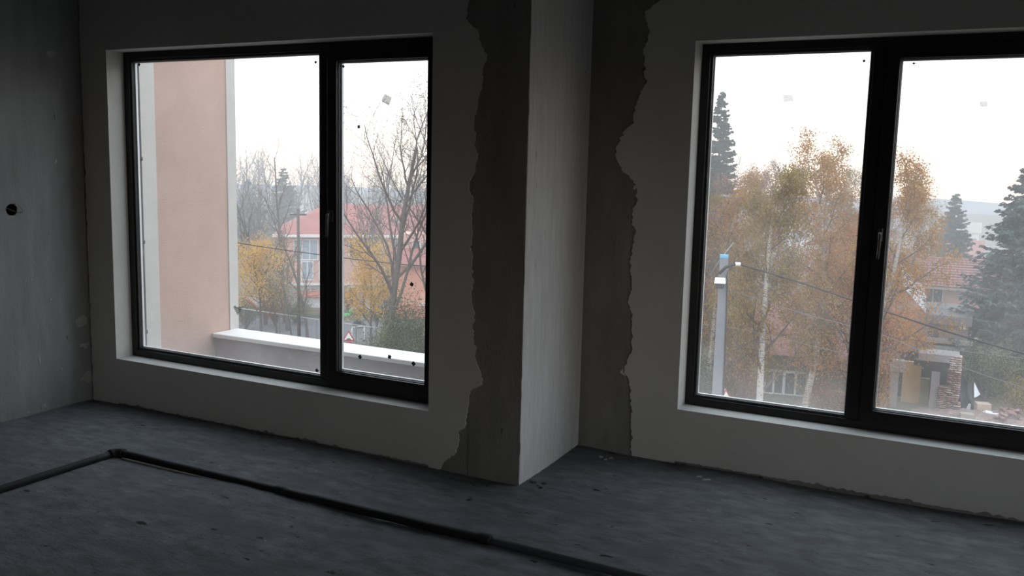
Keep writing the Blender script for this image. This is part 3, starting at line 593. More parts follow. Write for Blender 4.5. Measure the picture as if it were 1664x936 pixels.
# ---- shrubs
def shrub(px, D, ytop, width, n, m, seed, label, ls=.08, group=None, name='shrub'):
    rs = np.random.default_rng(seed); b = gp(px, D); h = zz(px, ytop, D)-G; root = thing(name, label, 'shrub', b, group)
    st = MB(); ns = 16; B_ = []
    for i in range(ns):
        a = rs.uniform(0, 6.28); q = rs.uniform(.1, 1)**.6; tip = b+np.array([math.cos(a)*width*q, math.sin(a)*width*q, h*(1.02-.5*q*q)*rs.uniform(.8, 1)])
        mid = b+(tip-b)*.5+np.array([0, 0, .12*h]); s = np.linspace(0, 1, 6)[:, None]; P = (1-s)**2*b+2*s*(1-s)*mid+s*s*tip; B_.append(P)
    st.tubes(np.array(B_), np.tile(np.linspace(.035, .01, 6), (ns, 1)), 4); st.build('stems', M['bark'], root)
    A_ = np.concatenate([P[2:] for P in B_]); C = A_[rs.integers(0, len(A_), n)]+rs.normal(0, 1, (n, 3))*np.array([width*.22, width*.22, h*.09]); C = C[C[:, 2] > G+.05]
    f = MB(); leaves(f, rs, C, None, ls); f.build('foliage', m, root, kind='stuff'); return root
shrub(665, 40, 478, 1.2, 12000, M['evergreen'], 101, 'dark evergreen shrub beyond the parapet', .09)
shrub(622, 42, 506, .9, 8000, M['grey_green'], 102, 'lighter olive shrub leaning on the dark evergreen', .08)
shrub(694, 41, 490, .9, 6000, M['leaf_brown'], 103, 'brownish shrub right beside the dark evergreen', .08)
shrub(601, 45, 545, .5, 3500, M['evergreen'], 104, 'small low dark shrub next to the ball goal', .08)
shrub(1640, 47, 548, 2.4, 16000, M['evergreen'], 105, 'wide dark hedge like shrub under the big spruce', .10)
shrub(1600, 46, 560, 1.6, 10000, M['grey_green'], 106, 'dull green shrub behind the black tarp', .09)
shrub(1650, 42, 600, 1.0, 2600, M['leaf_olive'], 107, 'thin olive shrub behind the heap of bricks', .09)
shrub(1196, 40, 566, 1.0, 7000, M['leaf_brown'], 108, 'brown leaved shrub at the foot of the olive birch', .08)
shrub(1145, 40, 560, 1.0, 7000, M['evergreen'], 109, 'dark green shrub left of the pole foot', .08)
shrub(1342, 40, 612, 1.0, 6000, M['leaf_brown'], 110, 'russet shrub between the small house and the blue grey tank', .08)
shrub(1422, 40, 566, .55, 5000, M['leaf_birch'], 111, 'tan climbing shrub against the ruin post', .08)
shrub(1270, 41, 646, 1.6, 3000, M['grey_green'], 112, 'low weedy shrub under the small house window', .07)
shrub(1225, 43, 520, 1.3, 7000, M['leaf_olive'], 113, 'olive shrub beside the small house wall', .08)
shrub(1320, 45, 520, 1.2, 7000, M['grey_green'], 114, 'grey green shrub before the low brown roof', .08)
shrub(760, 46, 520, 1.6, 7000, M['grey_green'], 135, 'wide grey green shrub beyond the orange wing', .09)
shrub(860, 44, 530, 1.6, 7000, M['leaf_brown'], 136, 'brown garden shrub under the olive tree', .09)
shrub(960, 42, 540, 1.6, 7000, M['evergreen'], 137, 'dark shrub under the lone gold birch', .09)
shrub(448, 61, 470, 1.2, 5000, M['leaf_brown'], 115, 'brown shrub in the hedge behind the court', .08)
shrub(480, 63, 480, 1.2, 5000, M['grey_green'], 116, 'dull green shrub in the hedge behind the court', .08)
shrub(400, 60, 480, 1.0, 5000, M['grey_green'], 117, 'dull green shrub beside the red slide', .08)
shrub(567, 68, 462, .9, 2500, M['leaf_brown'], 118, 'brown shrub behind the green play figure', .08)
shrub(612, 62, 476, .6, 1800, M['evergreen'], 119, 'dark upright shrub in front of the pale paving', .08)

# ------------------------------------------------------------------ buildings
def frame_at(px, D, turn=0.):              # local axes of a building facing the camera column
    o = gp(px, D); d = np.array([o[0], o[1], 0]); d /= np.linalg.norm(d); a = math.radians(turn)
    d = np.array([d[0]*math.cos(a)-d[1]*math.sin(a), d[0]*math.sin(a)+d[1]*math.cos(a), 0]); r = np.array([d[1], -d[0], 0]); return o, r, d
class Loc:
    def __init__(s, px, D, turn=0.): s.o, s.r, s.d = frame_at(px, D, turn)
    def p(s, x, y, z): return s.o+s.r*x+s.d*y+np.array([0, 0, z])
    def box(s, mb, x0, x1, y0, y1, z0, z1): return mb.obox(s.p((x0+x1)/2, (y0+y1)/2, (z0+z1)/2), s.r*(x1-x0)/2, s.d*(y1-y0)/2, (0, 0, (z1-z0)/2))
M['pinkwall'] = mat('pale pink render', srgb(206, 164, 150), .9, .1, .5)
M['greywall'] = mat('grey beige render', srgb(150, 140, 132), .9, .12, .6)
M['redroof'] = mat('red roof tiles', srgb(152, 94, 88), .85, .2, .7)
M['brownroof'] = mat('weathered purple brown tiles', srgb(138, 98, 94), .85, .2, 1.2)
M['whiteframe'] = mat('white painted frame', srgb(215, 215, 212), .6, .05, 3)
M['darkpane'] = mat('dark window pane', (.06, .07, .085), .1, .2, 1, spec=.6)
M['bluepane'] = mat('sky blue window pane', (.30, .36, .42), .15, .2, 1, spec=.6)
def win_on(l, root, x0, x1, z0, z1, y, pane, mull=1, fw=.09):
    m = MB(); l.box(m, x0, x1, y-.02, y+.05, z0, z1); mp_ = m; m = MB()
    for xa, xb, za, zb in ((x0-fw, x0, z0-fw, z1+fw), (x1, x1+fw, z0-fw, z1+fw), (x0, x1, z0-fw, z0), (x0, x1, z1, z1+fw)): l.box(m, xa, xb, y-.07, y+.04, za, zb)
    for k in range(mull):
        c = x0+(x1-x0)*(k+1)/(mull+1); l.box(m, c-fw*.4, c+fw*.4, y-.06, y+.03, z0, z1)
    fr_ = m.build('window_frame', M['whiteframe'], root); mp_.build('pane', pane, fr_)
def tiles(l, root, x0, x1, y0, z0, y1, z1, tw, th, m, name='roof_tiles'):   # sloping field of overlapping tiles
    n = max(2, int((x1-x0)/tw)); L = math.hypot(y1-y0, z1-z0); k = max(2, int(L/th)); b = MB()
    sl = (l.d*(y1-y0)+np.array([0, 0, z1-z0]))/L; nv = np.cross(l.r, sl); w_ = (x1-x0)/n; hh = L/k
    for j in range(k):
        for i in range(n):
            c = l.p(x0+(i+.5)*w_, y0, z0)+sl*(j+.5)*hh+nv*.05; b.obox(c, l.r*w_*.43, sl*hh*.56+nv*(-.035), nv*.025)
    return b.build(name, m, root, kind='stuff')
# --- red roofed pink block across the court
l = Loc(600, 75, 3); bl = thing('apartment_block', 'long pink block with a red hipped roof and white ledges beyond the court', 'building', l.o)
ez, rz = zz(600, 381, 75)-G, zz(600, 331, 80)-G; xa, xb = -7.6, 14
m = MB(); l.box(m, xa+.3, xb, 0, 10, 1.15, ez); m.build('wall', M['pinkwall'], bl)
m = MB(); l.box(m, xa+.25, xb, -.05, 10, -.2, 1.15); m.build('plinth', M['greywall'], bl)
m = MB(); P = [l.p(xa, -.6, ez), l.p(xb, -.6, ez), l.p(xb, 10.6, ez), l.p(xa, 10.6, ez), l.p(xa+4.2, 5, rz), l.p(xb, 5, rz)]
m.add(P, [(0, 1, 5, 4), (2, 3, 4, 5), (0, 3, 2, 1)], [(0, 4, 3), (1, 2, 5)]); rf = m.build('roof', M['redroof'], bl)
m = MB(); l.box(m, xa-.1, xb, -.75, -.55, ez-.16, ez+.05); m.build('gutter', M['whiteframe'], bl)
m = MB(); l.box(m, xa+.25, xb, -.14, 0, 1.2, 1.38); m.build('ledge', M['whiteframe'], bl)
for x0, x1, z0, z1, pm, mu in ((-6.0, -4.2, ez-2.0, ez-.45, 'bluepane', 2), (-3.6, -2.7, ez-2.0, ez-.5, 'bluepane', 1), (-1.6, -.9, ez-1.9, ez-.6, 'darkpane', 0), (.2, .9, ez-1.9, ez-.6, 'darkpane', 0), (2.0, 3.2, ez-2.0, ez-.5, 'bluepane', 1),
                               (-5.4, -4.6, 1.7, 3.1, 'bluepane', 1), (-4.0, -3.3, 1.7, 3.1, 'darkpane', 0), (-1.7, -1.0, .2, 1.0, 'darkpane', 0), (1.3, 2.5, 1.5, 3.3, 'bluepane', 2), (4.6, 5.4, 1.6, 3.0, 'darkpane', 0)):
    win_on(l, bl, x0, x1, z0, z1, -.04, M[pm], mu)
ch = MB(); l.box(ch, 4.9, 5.6, 3.6, 4.3, rz-1.2, rz+.5); ch.build('chimney', M['greywall'], rf)
for x in (2.6, -2.2):
    m = MB(); l.box(m, x-.5, x+.5, 1.4, 2.6, ez+.55, ez+1.3); m.build('dormer', M['greywall'], rf)
# --- nearer wing with orange wall and low red roof
l = Loc(676, 66, 0); wg = thing('house_wing', 'low orange walled wing with a red roof and a small white window', 'building', l.o)
e2_, t2_ = zz(676, 428, 66)-G, zz(676, 410, 68)-G
m = MB(); l.box(m, -1.5, 6, 0, 5, -.2, e2_); m.build('wall', mat('orange render', srgb(212, 142, 112), .9, .1, .5), wg)
m = MB(); l.box(m, -1.5, 6, -.05, 0.02, -.2, 1.0); m.build('plinth', mat('orange brick plinth', srgb(196, 110, 78), .9, .15, .6), wg)
m = MB(); P = [l.p(-1.9, -.5, e2_), l.p(6.3, -.5, e2_), l.p(6.3, 2.2, t2_+.35), l.p(-1.9, 2.2, t2_+.35), l.p(-1.9, -.5, e2_-.15), l.p(6.3, -.5, e2_-.15), l.p(6.3, 2.2, e2_-.15), l.p(-1.9, 2.2, e2_-.15)]
m.add(P, [(0, 1, 2, 3), (4, 7, 6, 5), (0, 4, 5, 1), (1, 5, 6, 2), (2, 6, 7, 3), (3, 7, 4, 0)]); m.build('roof', M['redroof'], wg)
m = MB(); l.box(m, -1.0, 6, 2.3, 5, e2_, e2_+2.0); m.build('upper_wall', M['pinkwall'], wg)
win_on(l, wg, -.25, .2, e2_+.75, e2_+1.5, 2.25, M['darkpane'], 0, .1)
m = MB(); l.box(m, .2, 4, -.2, 0, 1.0, 1.15); m.build('window_ledge', M['whiteframe'], wg)
m = MB(); l.box(m, .3, 4, -.1, 0, 1.15, 1.9); m.build('arched_panel', mat('pale orange panel', srgb(224, 168, 140), .9, .05, 1), wg)
# --- far white blocks
for px, D, yt, hw, lab in ((448, 170, 325, 3.5, 'far white block glimpsed left of the hipped red roof'), (472, 160, 330, 3.0, 'far white block glimpsed just above the hipped red roof'), (1330, 150, 352, 5, 'far white house glimpsed between the birches'), (1572, 150, 378, 1.6, 'far white house glimpsed between the two spruces')):
    l = Loc(px, D); t = thing('far_house', lab, 'building', l.o); hh = zz(px, yt, D)-G
    m = MB(); l.box(m, -hw, hw, 0, 8, -1, hh); m.build('wall', M['whiteframe'], t)
    m = MB(); m.add([l.p(-hw-.3, -.4, hh), l.p(hw+.3, -.4, hh), l.p(hw+.3, 8, hh), l.p(-hw-.3, 8, hh), l.p(-hw-.3, 4, hh+1.6), l.p(hw+.3, 4, hh+1.6)], [(0, 1, 5, 4), (3, 4, 5, 2), (0, 3, 2, 1)], [(0, 4, 3), (1, 2, 5)]); m.build('roof', M['greywall'], t)
    for k in range(3):
        x = -hw+.5+k*(2*hw-1)/3; m = MB(); l.box(m, x, x+.9, -.05, .05, hh-2.2, hh-.9); m.build('window', M['darkpane'], t)
l = Loc(1556, 105); t = thing('far_house', 'far house with a plain red roof between the two spruces', 'building', l.o); hh = zz(1556, 408, 105)-G
m = MB(); l.box(m, -2.2, 2.2, 0, 6, -.5, hh-.7); m.build('wall', M['pinkwall'], t)
m = MB(); m.add([l.p(-2.6, -.4, hh-.8), l.p(2.6, -.4, hh-.8), l.p(2.6, 6, hh-.8), l.p(-2.6, 6, hh-.8), l.p(-2.6, 3, hh+1.2), l.p(2.6, 3, hh+1.2)], [(0, 1, 5, 4), (3, 4, 5, 2), (0, 3, 2, 1)], [(0, 4, 3), (1, 2, 5)]); m.build('roof', M['redroof'], t)
# --- tile roofed house right of the mullion
l = Loc(1525, 60, 0); hs = thing('tile_roofed_house', 'peach house with a weathered purple brown tiled roof before the spruces', 'house', l.o)
ez, rz = zz(1525, 468, 59)-G, zz(1525, 421, 63)-G
m = MB(); l.box(m, -5.2, 3.4, .7, 7, -.2, ez+.1); m.build('wall', M['pinkwall'], hs)
m = MB(); P = [l.p(-5.6, -.1, ez-.03), l.p(3.7, -.1, ez-.03), l.p(3.7, 3.6, rz-.05), l.p(-5.6, 3.6, rz-.05), l.p(-5.6, 7.3, ez-.03), l.p(3.7, 7.3, ez-.03)]
m.add(P, [(0, 1, 2, 3), (3, 2, 5, 4), (0, 4, 5, 1)], [(0, 3, 4), (1, 5, 2)]); m.build('roof_deck', M['brownroof'], hs)
tiles(l, hs, -5.6, 3.7, -.15, ez, 3.6, rz, .24, .34, M['brownroof'])
m = MB()
for i in range(24): c = l.p(-5.5+i*.39, 3.6, rz+.07); m.tube(np.array([c-l.r*.2, c+l.r*.2]), .11, 8)
m.build('ridge_tiles', M['brownroof'], hs, kind='stuff')
m = MB(); l.box(m, -5.6, 3.7, -.22, -.1, ez-.14, ez); m.build('gutter', M['greywall'], hs)
win_on(l, hs, -1.15, -.05, ez-1.15, ez-.2, .66, M['darkpane'], 1, .05)
m = MB(); l.box(m, -3.4, -1.4, .6, .72, ez-1.2, ez-.1); m.build('shutter', M['bead'], hs)
# --- middle house with grey ledges behind the ruin
M['oldwall'] = mat('old grey render', srgb(112, 104, 104), .9, .2, 1.2, fleck=[(srgb(150, 140, 132), 2.2, .62)])
l = Loc(1508, 50, -3); mh = thing('grey_house', 'old grey house with stone ledges and an arched opening behind the ruin', 'house', l.o)
z = lambda y: zz(1508, y, 50)-G
m = MB(); l.box(m, -2.6, 1.75, 0, 5, -.2, z(522)); m.build('wall', M['oldwall'], mh)
m = MB(); l.box(m, -2.9, 1.9, -.3, 5.3, z(522), z(508)); m.build('roof_slab', M['oldwall'], mh)
for a_, b_ in ((546, 553), (557, 566)):
    m = MB(); l.box(m, -.6, 2.05, -.35, 0, z(b_), z(a_)); m.build('ledge', M['greywall'], mh)
m = MB(); n = 10; C = [l.p(.05+.3*math.cos(math.pi*i/n), -.03, z(541)+.3*math.sin(math.pi*i/n)) for i in range(n+1)]; C = [l.p(.35, -.03, z(547)), *C, l.p(-.25, -.03, z(547))]
m.add([*C, *[c+l.d*.06 for c in C]], [(j, (j+1) % len(C), len(C)+(j+1) % len(C), len(C)+j) for j in range(len(C))], [(0, j, j+1) for j in range(1, len(C)-1)]); m.build('arched_window', M['darkpane'], mh)
m = MB(); l.box(m, 1.5, 1.6, -.1, 0, z(528), z(508)); m.build('downpipe', M['whiteframe'], mh)
m = MB(); l.box(m, -2.2, -.9, -.25, .2, z(520), z(514)); m.build('cornice', M['greywall'], mh)
# --- shed with white corrugated sheets
l = Loc(1482, 47, 0); sh = thing('shed', 'small shed under a steep roof of white corrugated sheets', 'shed', l.o)
q4 = [atD(1463, 428, 50), atD(1503, 468, 46.5), atD(1502, 506, 45.5), atD(1468, 468, 47.5)]
wn = MB(); c0 = sum(q4)/4; l.box(wn, -.9, .5, .2, 2.4, -.2, zz(1482, 500, 47)-G); wn.build('wall', M['oldwall'], sh)
M['sheet'] = mat('white corrugated metal', srgb(226, 230, 236), .45, .08, 2)
for i in range(4):
    a, b = i/4, (i+1)/4; s = MB(); nn = 13; V = []; up = np.cross(q4[1]-q4[0], q4[3]-q4[0]); up /= np.linalg.norm(up)
    if up[2] < 0: up = -up
    ext = (.0, .10, -.04, .12)[i]
    for k in range(nn):
        t = a+(b-a)*k/(nn-1); p0 = q4[0]+(q4[3]-q4[0])*t; p1 = q4[1]+(q4[2]-q4[1])*t; p1 = p1+(p1-p0)*ext*.6; o_ = up*(.03*math.cos(k*math.pi)+.02*(i % 2))
        V += [p0+o_, p1+o_, p1+o_-up*.012, p0+o_-up*.012]
    Q = []
    for k in range(nn-1):
        for j in range(4): Q.append((4*k+j, 4*k+(j+1) % 4, 4*k+4+(j+1) % 4, 4*k+4+j))
    s.add(V, Q); s.build('roof_sheet', M['sheet'], sh)
for i in (0, 1):
    m = MB(); tp_ = q4[i*2] if i else q4[0]; m.tube(np.array([[tp_[0], tp_[1], G-.1], tp_-np.array([0, 0, .03])]), .05, 6); m.build('post', M['bark'], sh)
# --- ruin with brick pier
M['ruin_grey'] = mat('ruin concrete', srgb(128, 120, 120), .95, .2, 1.5)
M['ruin_yellow'] = mat('ochre inner wall', srgb(168, 138, 98), .95, .15, 1.2)
M['ruin_dark'] = mat('dark inner wall', srgb(64, 58, 58), .95, .2, 1.2)  # plain dark tone for the ruin's back wall and lintel
M['brick'] = mat('old red brick', srgb(140, 106, 101), .95, .2, 2)
M['brick_pale'] = mat('pale mortar covered brick', srgb(170, 148, 142), .95, .2, 2)
l = Loc(1495, 43.5, 0); ru = thing('ruined_house', 'roofless ruined house with grey posts and a ragged brick pier', 'ruin', l.o); z = lambda y: zz(1495, y, 43.5)-G
X_ = lambda px: (px-1495)/FPX*43.5
m = MB(); l.box(m, X_(1436), X_(1532), 2.5, 2.8, -.1, z(585)); m.build('back_wall', M['ruin_dark'], ru)
m = MB(); l.box(m, X_(1464), X_(1492), 1.3, 1.5, -.1, z(596)); m.build('ochre_panel', M['ruin_yellow'], ru)
m = MB(); l.box(m, X_(1492), X_(1506), 1.3, 1.5, -.1, z(622)); m.build('ochre_panel', mat('greenish inner wall', srgb(128, 122, 96), .95, .15, 1.2), ru)
for a_, b_, t_2 in ((1445, 1459, 600), (1507, 1520, 600)):
    m = MB(); l.box(m, X_(a_), X_(b_), 0, .4, -.1, z(t_2)); m.build('post', M['ruin_grey'], ru, bevel=.03)
m = MB(); l.box(m, X_(1441), X_(1468), -.1, .6, z(607), z(598)); m.build('capital', M['ruin_grey'], ru, bevel=.03)
m = MB(); l.box(m, X_(1448), X_(1466), 0, .5, z(598), z(588)); m.build('capital', M['ruin_grey'], ru, bevel=.03)
m = MB(); l.box(m, X_(1480), X_(1546), -.1, .5, z(592), z(583)); m.build('lintel', M['ruin_dark'], ru, bevel=.02)
m = MB(); l.box(m, X_(1486), X_(1546), -.2, 1.2, z(583), z(570)); m.build('roof_ledge', M['ruin_grey'], ru, bevel=.03)
# bricks of the pier, one object each with shared meshes
bmesh_ = {}
def brick_proto(k, mt):
    b = MB(); b.box(-.5, .5, -.5, .5, -.5, .5); o = b.mesh('brick'); o.materials.append(mt); return o
bp = [brick_proto(0, M['brick']), brick_proto(1, M['brick_pale'])]
rb = random.Random(5)
def brick(px, pyz, y, wx, hz, mesh):
    o = bpy.data.objects.new('brick', mesh); COL.objects.link(o); o.location = Vector(l.p(X_(px), y, pyz)); a = math.atan2(l.r[1], l.r[0]); o.rotation_euler.z = a+rb.gauss(0, .04); o.scale = (wx, .42, hz); par(o, ru); return o
hz_ = z(570)+.0; nc = 28; ch_ = hz_/nc
for k in range(nc):
    zc = (k+.5)*ch_; off = 0 if k % 2 else .5; w0 = 1532-2*rb.random(); w1 = 1549+rb.random()*1.5+(3 if k < 6 else 0); nb = 2
    for j in range(nb+(1 if k % 2 else 0)):
        wpx = (w1-w0)/(nb+(1 if k % 2 else 0)); cx = w0+(j+.5)*wpx
        brick(cx, zc, rb.uniform(-.06, .04), wpx/FPX*43.5*.93, ch_*.86, bp[1 if (rb.random() < .45 or k > 20) else 0])
nc2 = 15; h2 = z(622)/nc2
for k in range(nc2):
    brick(1523.5, (k+.5)*h2, rb.uniform(.0, .06), 8/FPX*43.5, h2*.86, bp[1 if rb.random() < .7 else 0]); brick(1529, (k+.5)*h2, rb.uniform(.0, .06), 6/FPX*43.5, h2*.86, bp[1 if rb.random() < .7 else 0])
# --- tarp, sheets and rubble next to it
M['tarp'] = mat('black tarp', (.022, .025, .03), .6, .2, 3)
tb = MB(); nx2, ny2 = 14, 18; V = []; rs = np.random.default_rng(77)
for j in range(ny2):
    for i in range(nx2):
        u, v = i/(nx2-1), j/(ny2-1); x = 1553+u*(33-6*v)+1.5*math.sin(v*7); y = 682-v*(58+12*(1-u)); D = 43+.18*math.sin(u*11+v*3)+.15*math.sin(v*9)+1.2*v; V.append(atD(x, y, D))
nb_ = len(V); V = V+[p+l.d*.03 for p in V]; Q = []
for j in range(ny2-1):
    for i in range(nx2-1):
        a = j*nx2+i; Q += [(a, a+1, a+nx2+1, a+nx2), (nb_+a, nb_+a+nx2, nb_+a+nx2+1, nb_+a+1)]
for j in range(ny2-1):
    for i in (0, nx2-1): a = j*nx2+i; Q.append((a, a+nx2, nb_+a+nx2, nb_+a))
tb.add(V, Q); tag(tb.build('tarp', M['tarp'], smooth=True), 'black tarp hung beside the brick pier of the ruin', 'tarp')
def scrap(name, pts, D, m, label, cat):
    P = [atD(x, y, D) for x, y in pts]; n = len(P); s = MB()
    s.add([*P, *[p+l.d*.04 for p in P]], [(j, (j+1) % n, n+(j+1) % n, n+j) for j in range(n)], [(0, j, j+1) for j in range(1, n-1)]+[(n, n+j+1, n+j) for j in range(1, n-1)]); return tag(s.build(name, m), label, cat)
scrap('torn_sheet', [(1552, 597), (1555, 598), (1559, 607), (1553, 606)], 43.2, M['sheet'], 'small white torn sheet at the top of the black tarp', 'sheet')
scrap('torn_sheet', [(1583, 621), (1586, 628), (1593, 641), (1587, 645), (1583, 646)], 43.0, M['sheet'], 'white torn sheet flapping at the free edge of the black tarp', 'sheet')
scrap('plank', [(1574, 656), (1578, 657), (1576, 672), (1567, 676), (1566, 673)], 42.6, mat('pale plank', srgb(168, 176, 178), .7, .1, 3), 'pale plank leaning against the lower black tarp', 'plank')
l2 = Loc(1605, 42)
def block(px, D, w_, d_, h_, m, label, name='rubble_block', cat='block', rz=.3):
    b = MB(); ll = Loc(px, D, math.degrees(rz)); ll.box(b, -w_/2, w_/2, -d_/2, d_/2, 0, h_); return tag(b.build(name, m, bevel=.02), label, cat)
block(1595, 42.4, .62, .5, .72, mat('beige block', srgb(176, 156, 140), .95, .15, 3), 'beige masonry block in the rubble beside the black tarp')
block(1609, 41.6, .6, .4, .5, M['sheet'], 'white bag shaped lump in front of the beige block', 'rubble_bag', 'bag', -.3)
block(1570, 41.3, .55, .4, .5, M['greywall'], 'pale block at the foot of the black tarp', rz=.1)
M['rubble'] = mat('rubble earth', srgb(128, 108, 102), .95, .3, 2, fleck=[(srgb(176, 160, 150), 3, .6)])
hp = MB(); nx2, ny2 = 40, 24; V = []; o2, rr2, dd2 = frame_at(1610, 41.5)
for j in range(ny2):
    for i in range(nx2):
        u, v = i/(nx2-1)*2-1, j/(ny2-1)*2-1; z_ = .5*max(0, 1-u*u)*max(0, 1-v*v)+.05*rs.normal()*max(0, 1-u*u); V.append(o2+rr2*u*3.6+dd2*v*1.6+np.array([0, 0, z_-.05]))
hp.add(V, [(j*nx2+i, j*nx2+i+1, (j+1)*nx2+i+1, (j+1)*nx2+i) for j in range(ny2-1) for i in range(nx2-1)]); tag(hp.build('rubble_heap', M['rubble']), 'low heap of broken rubble beside the ruin', 'rubble', kind='stuff')
for i in range(48):
    px = 1616+rb.random()*46; D = 40.6+rb.random()*1.6; b0 = gp(px, D); u = (D-41.5)/1.6; hgt = .35+.45*rb.random()*(1-abs(px-1640)/40)
    o = bpy.data.objects.new('loose_brick', bp[0 if rb.random() < .75 else 1]); COL.objects.link(o); o.location = (b0[0], b0[1], G+hgt); o.scale = (.26, .13, .09); o.rotation_euler = (rb.gauss(0, .35), rb.gauss(0, .35), rb.random()*3)
    tag(o, 'loose brick lying on the rubble heap beside the black tarp', 'brick', 'loose bricks on the rubble heap')
# --- small house behind the birches
l = Loc(1285, 46, 2); h1 = thing('small_house', 'low grey house with a brown roof and a white four light window', 'house', l.o); z = lambda y: zz(1285, y, 46)-G; X1 = lambda px: (px-1285)/FPX*46
m = MB(); l.box(m, X1(1205), X1(1362), 0, 6, -.2, z(570)); m.build('wall', M['oldwall'], h1)
m = MB(); P = [l.p(X1(1198), -.5, z(574)), l.p(X1(1372), -.5, z(574)), l.p(X1(1350), 4, z(492)), l.p(X1(1235), 4, z(492)), l.p(X1(1198), 7, z(574)), l.p(X1(1372), 7, z(574))]
m.add(P, [(0, 1, 2, 3), (3, 2, 5, 4), (0, 4, 5, 1)], [(0, 3, 4), (1, 5, 2)]); m.build('roof', M['brownroof'], h1)
m = MB(); l.box(m, X1(1308), X1(1318), 2.4, 2.9, z(520), z(468)); m.build('chimney', M['greywall'], h1)
xs_ = [1243, 1257, 1273, 1291, 1308]
for a_, b_ in zip(xs_, xs_[1:]):
    m = MB(); l.box(m, X1(a_), X1(b_), -.05, .03, z(640), z(604)); m.build('pane', M['darkpane'], h1)
for i, x in enumerate(xs_):
    m = MB(); w_ = 2.2 if i == 2 else 1.6; l.box(m, X1(x-w_), X1(x+w_), -.12, 0, z(642), z(602)); m.build('window_post', M['whiteframe'], h1)
m = MB(); l.box(m, X1(1238), X1(1311), -.12, 0, z(605), z(601)); m.build('window_head', M['whiteframe'], h1)
m = MB(); l.box(m, X1(1236), X1(1313), -.22, 0, z(645), z(640)); m.build('window_sill', M['whiteframe'], h1)
M['tank'] = mat('blue grey metal', srgb(96, 102, 112), .6, .1, 2)
tk = thing('water_tank', 'blue grey metal tank standing beside the russet shrub', 'tank', gp(1356, 41)); b0 = gp(1356, 41)
m = MB(); hh = zz(1356, 634, 41)-G; m.tube(np.array([b0, b0+[0, 0, hh*.94], b0+[0, 0, hh]]), np.array([.42, .42, .3]), 20); m.build('drum', M['tank'], tk)
for zf in (.3, .62): 
    m = MB(); m.tube(np.array([b0+[0, 0, hh*zf-.02], b0+[0, 0, hh*zf+.02]]), .435, 20); m.build('hoop', M['tank'], tk)

# ------------------------------------------------------------------ utility pole, lamp, wires
M['pole'] = mat('pale concrete pole', srgb(118, 119, 125), .85, .08, 3)
M['wire'] = mat('dark cable', (.035, .033, .035), .7, .1, 3)
M['palewire'] = mat('pale cable', (.17, .165, .17), .6, .1, 3)
b0 = gp(1163, 28); tz = zz(1177, 414, 28); o_, rr, dd = frame_at(1163, 28)
up = thing('utility_pole', 'pale concrete utility pole with a blue painted top beside the birches', 'pole', b0)
tp = atD(1177, 414, 28); bt = atD(1165, 645, 28); dirp = (tp-bt)/(tp[2]-bt[2]); ft = bt+dirp*(G-.2-bt[2])
ax = (tp-ft)/2; m = MB(); V = []
for p_, w_ in ((ft, .185), (tp-dirp*.09, .125)):
    for i, j in ((-1, -1), (1, -1), (1, 1), (-1, 1)): V.append(p_+rr*i*w_+dd*j*w_)
m.add(V, [(0, 3, 2, 1), (4, 5, 6, 7), (0, 1, 5, 4), (1, 2, 6, 5), (2, 3, 7, 6), (3, 0, 4, 7)]); m.build('shaft', M['pole'], up, bevel=.02)
m = MB(); m.obox(tp-dirp*.045, rr*.13, dd*.13, dirp*.045); m.build('blue_cap', mat('blue paint', srgb(96, 160, 196), .6, .05, 3), up)
m = MB()
for k, (a_, b_) in enumerate((((1170, 446), (1178, 436)), ((1168, 452), (1180, 462)), ((1180, 452), (1183, 440)))):
    m.tube(np.array([atD(*a_, 27.75), (atD(*a_, 27.7)+atD(*b_, 27.7))/2, atD(*b_, 27.75)]), .018, 6)
m.build('cable_tails', M['wire'], up, True)
m = MB(); s = np.linspace(0, 1, 14); m.tube(np.array([atD(1182-5*t*1.2, 452+190*t, 27.80) for t in s]), .02, 6); m.build('riser_cable', M['wire'], up, True)
m = MB(); m.tube(np.array([atD(1169, 444, 27.7), atD(1180, 434, 27.5), atD(1195, 429, 27.4)]), .05, 8); m.build('bracket', M['wire'], up, True)
m = MB(); m.tube(np.array([atD(1155, 446, 28.4), atD(1172, 420, 28.4), atD(1192, 394, 28.6)]), .02, 6); m.build('stay_rod', M['palewire'], up, True)
m = MB(); m.tube(np.array([atD(1195, 429, 27.4), atD(1203, 429.5, 27.4)]), .06, 10); m.build('insulator', M['whiteframe'], up, True)
lp_ = thing('street_lamp', 'boxy white street lamp with a grey glass underside on the utility pole', 'street lamp', atD(1170, 458, 27.5))
c1 = atD(1170, 457.5, 27.45); m = MB(); V = []
for zz_, wx, wy in ((.10, .15, .22), (-.04, .17, .26)):
    for i, j in ((-1, -1), (1, -1), (1, 1), (-1, 1)): V.append(c1+rr*i*wx+dd*j*wy+np.array([0, 0, zz_]))
m.add(V, [(3, 2, 1, 0), (4, 5, 6, 7), (0, 1, 5, 4), (1, 2, 6, 5), (2, 3, 7, 6), (3, 0, 4, 7)]); m.build('housing', M['whiteframe'], lp_, bevel=.015)
m = MB(); V = []
for zz_, wx, wy in ((-.04, .155, .24), (-.20, .11, .17)):
    for i, j in ((-1, -1), (1, -1), (1, 1), (-1, 1)): V.append(c1+rr*i*wx+dd*j*wy+np.array([0, 0, zz_]))
m.add(V, [(3, 2, 1, 0), (4, 5, 6, 7), (0, 1, 5, 4), (1, 2, 6, 5), (2, 3, 7, 6), (3, 0, 4, 7)]); m.build('diffuser', mat('grey lamp glass', srgb(78, 78, 82), .3, .1, 5), lp_, bevel=.02)
m = MB(); m.tube(np.array([c1+dd*.2, c1+dd*.42+np.array([0, 0, .02])]), .03, 8); m.build('arm', M['wire'], lp_, True)
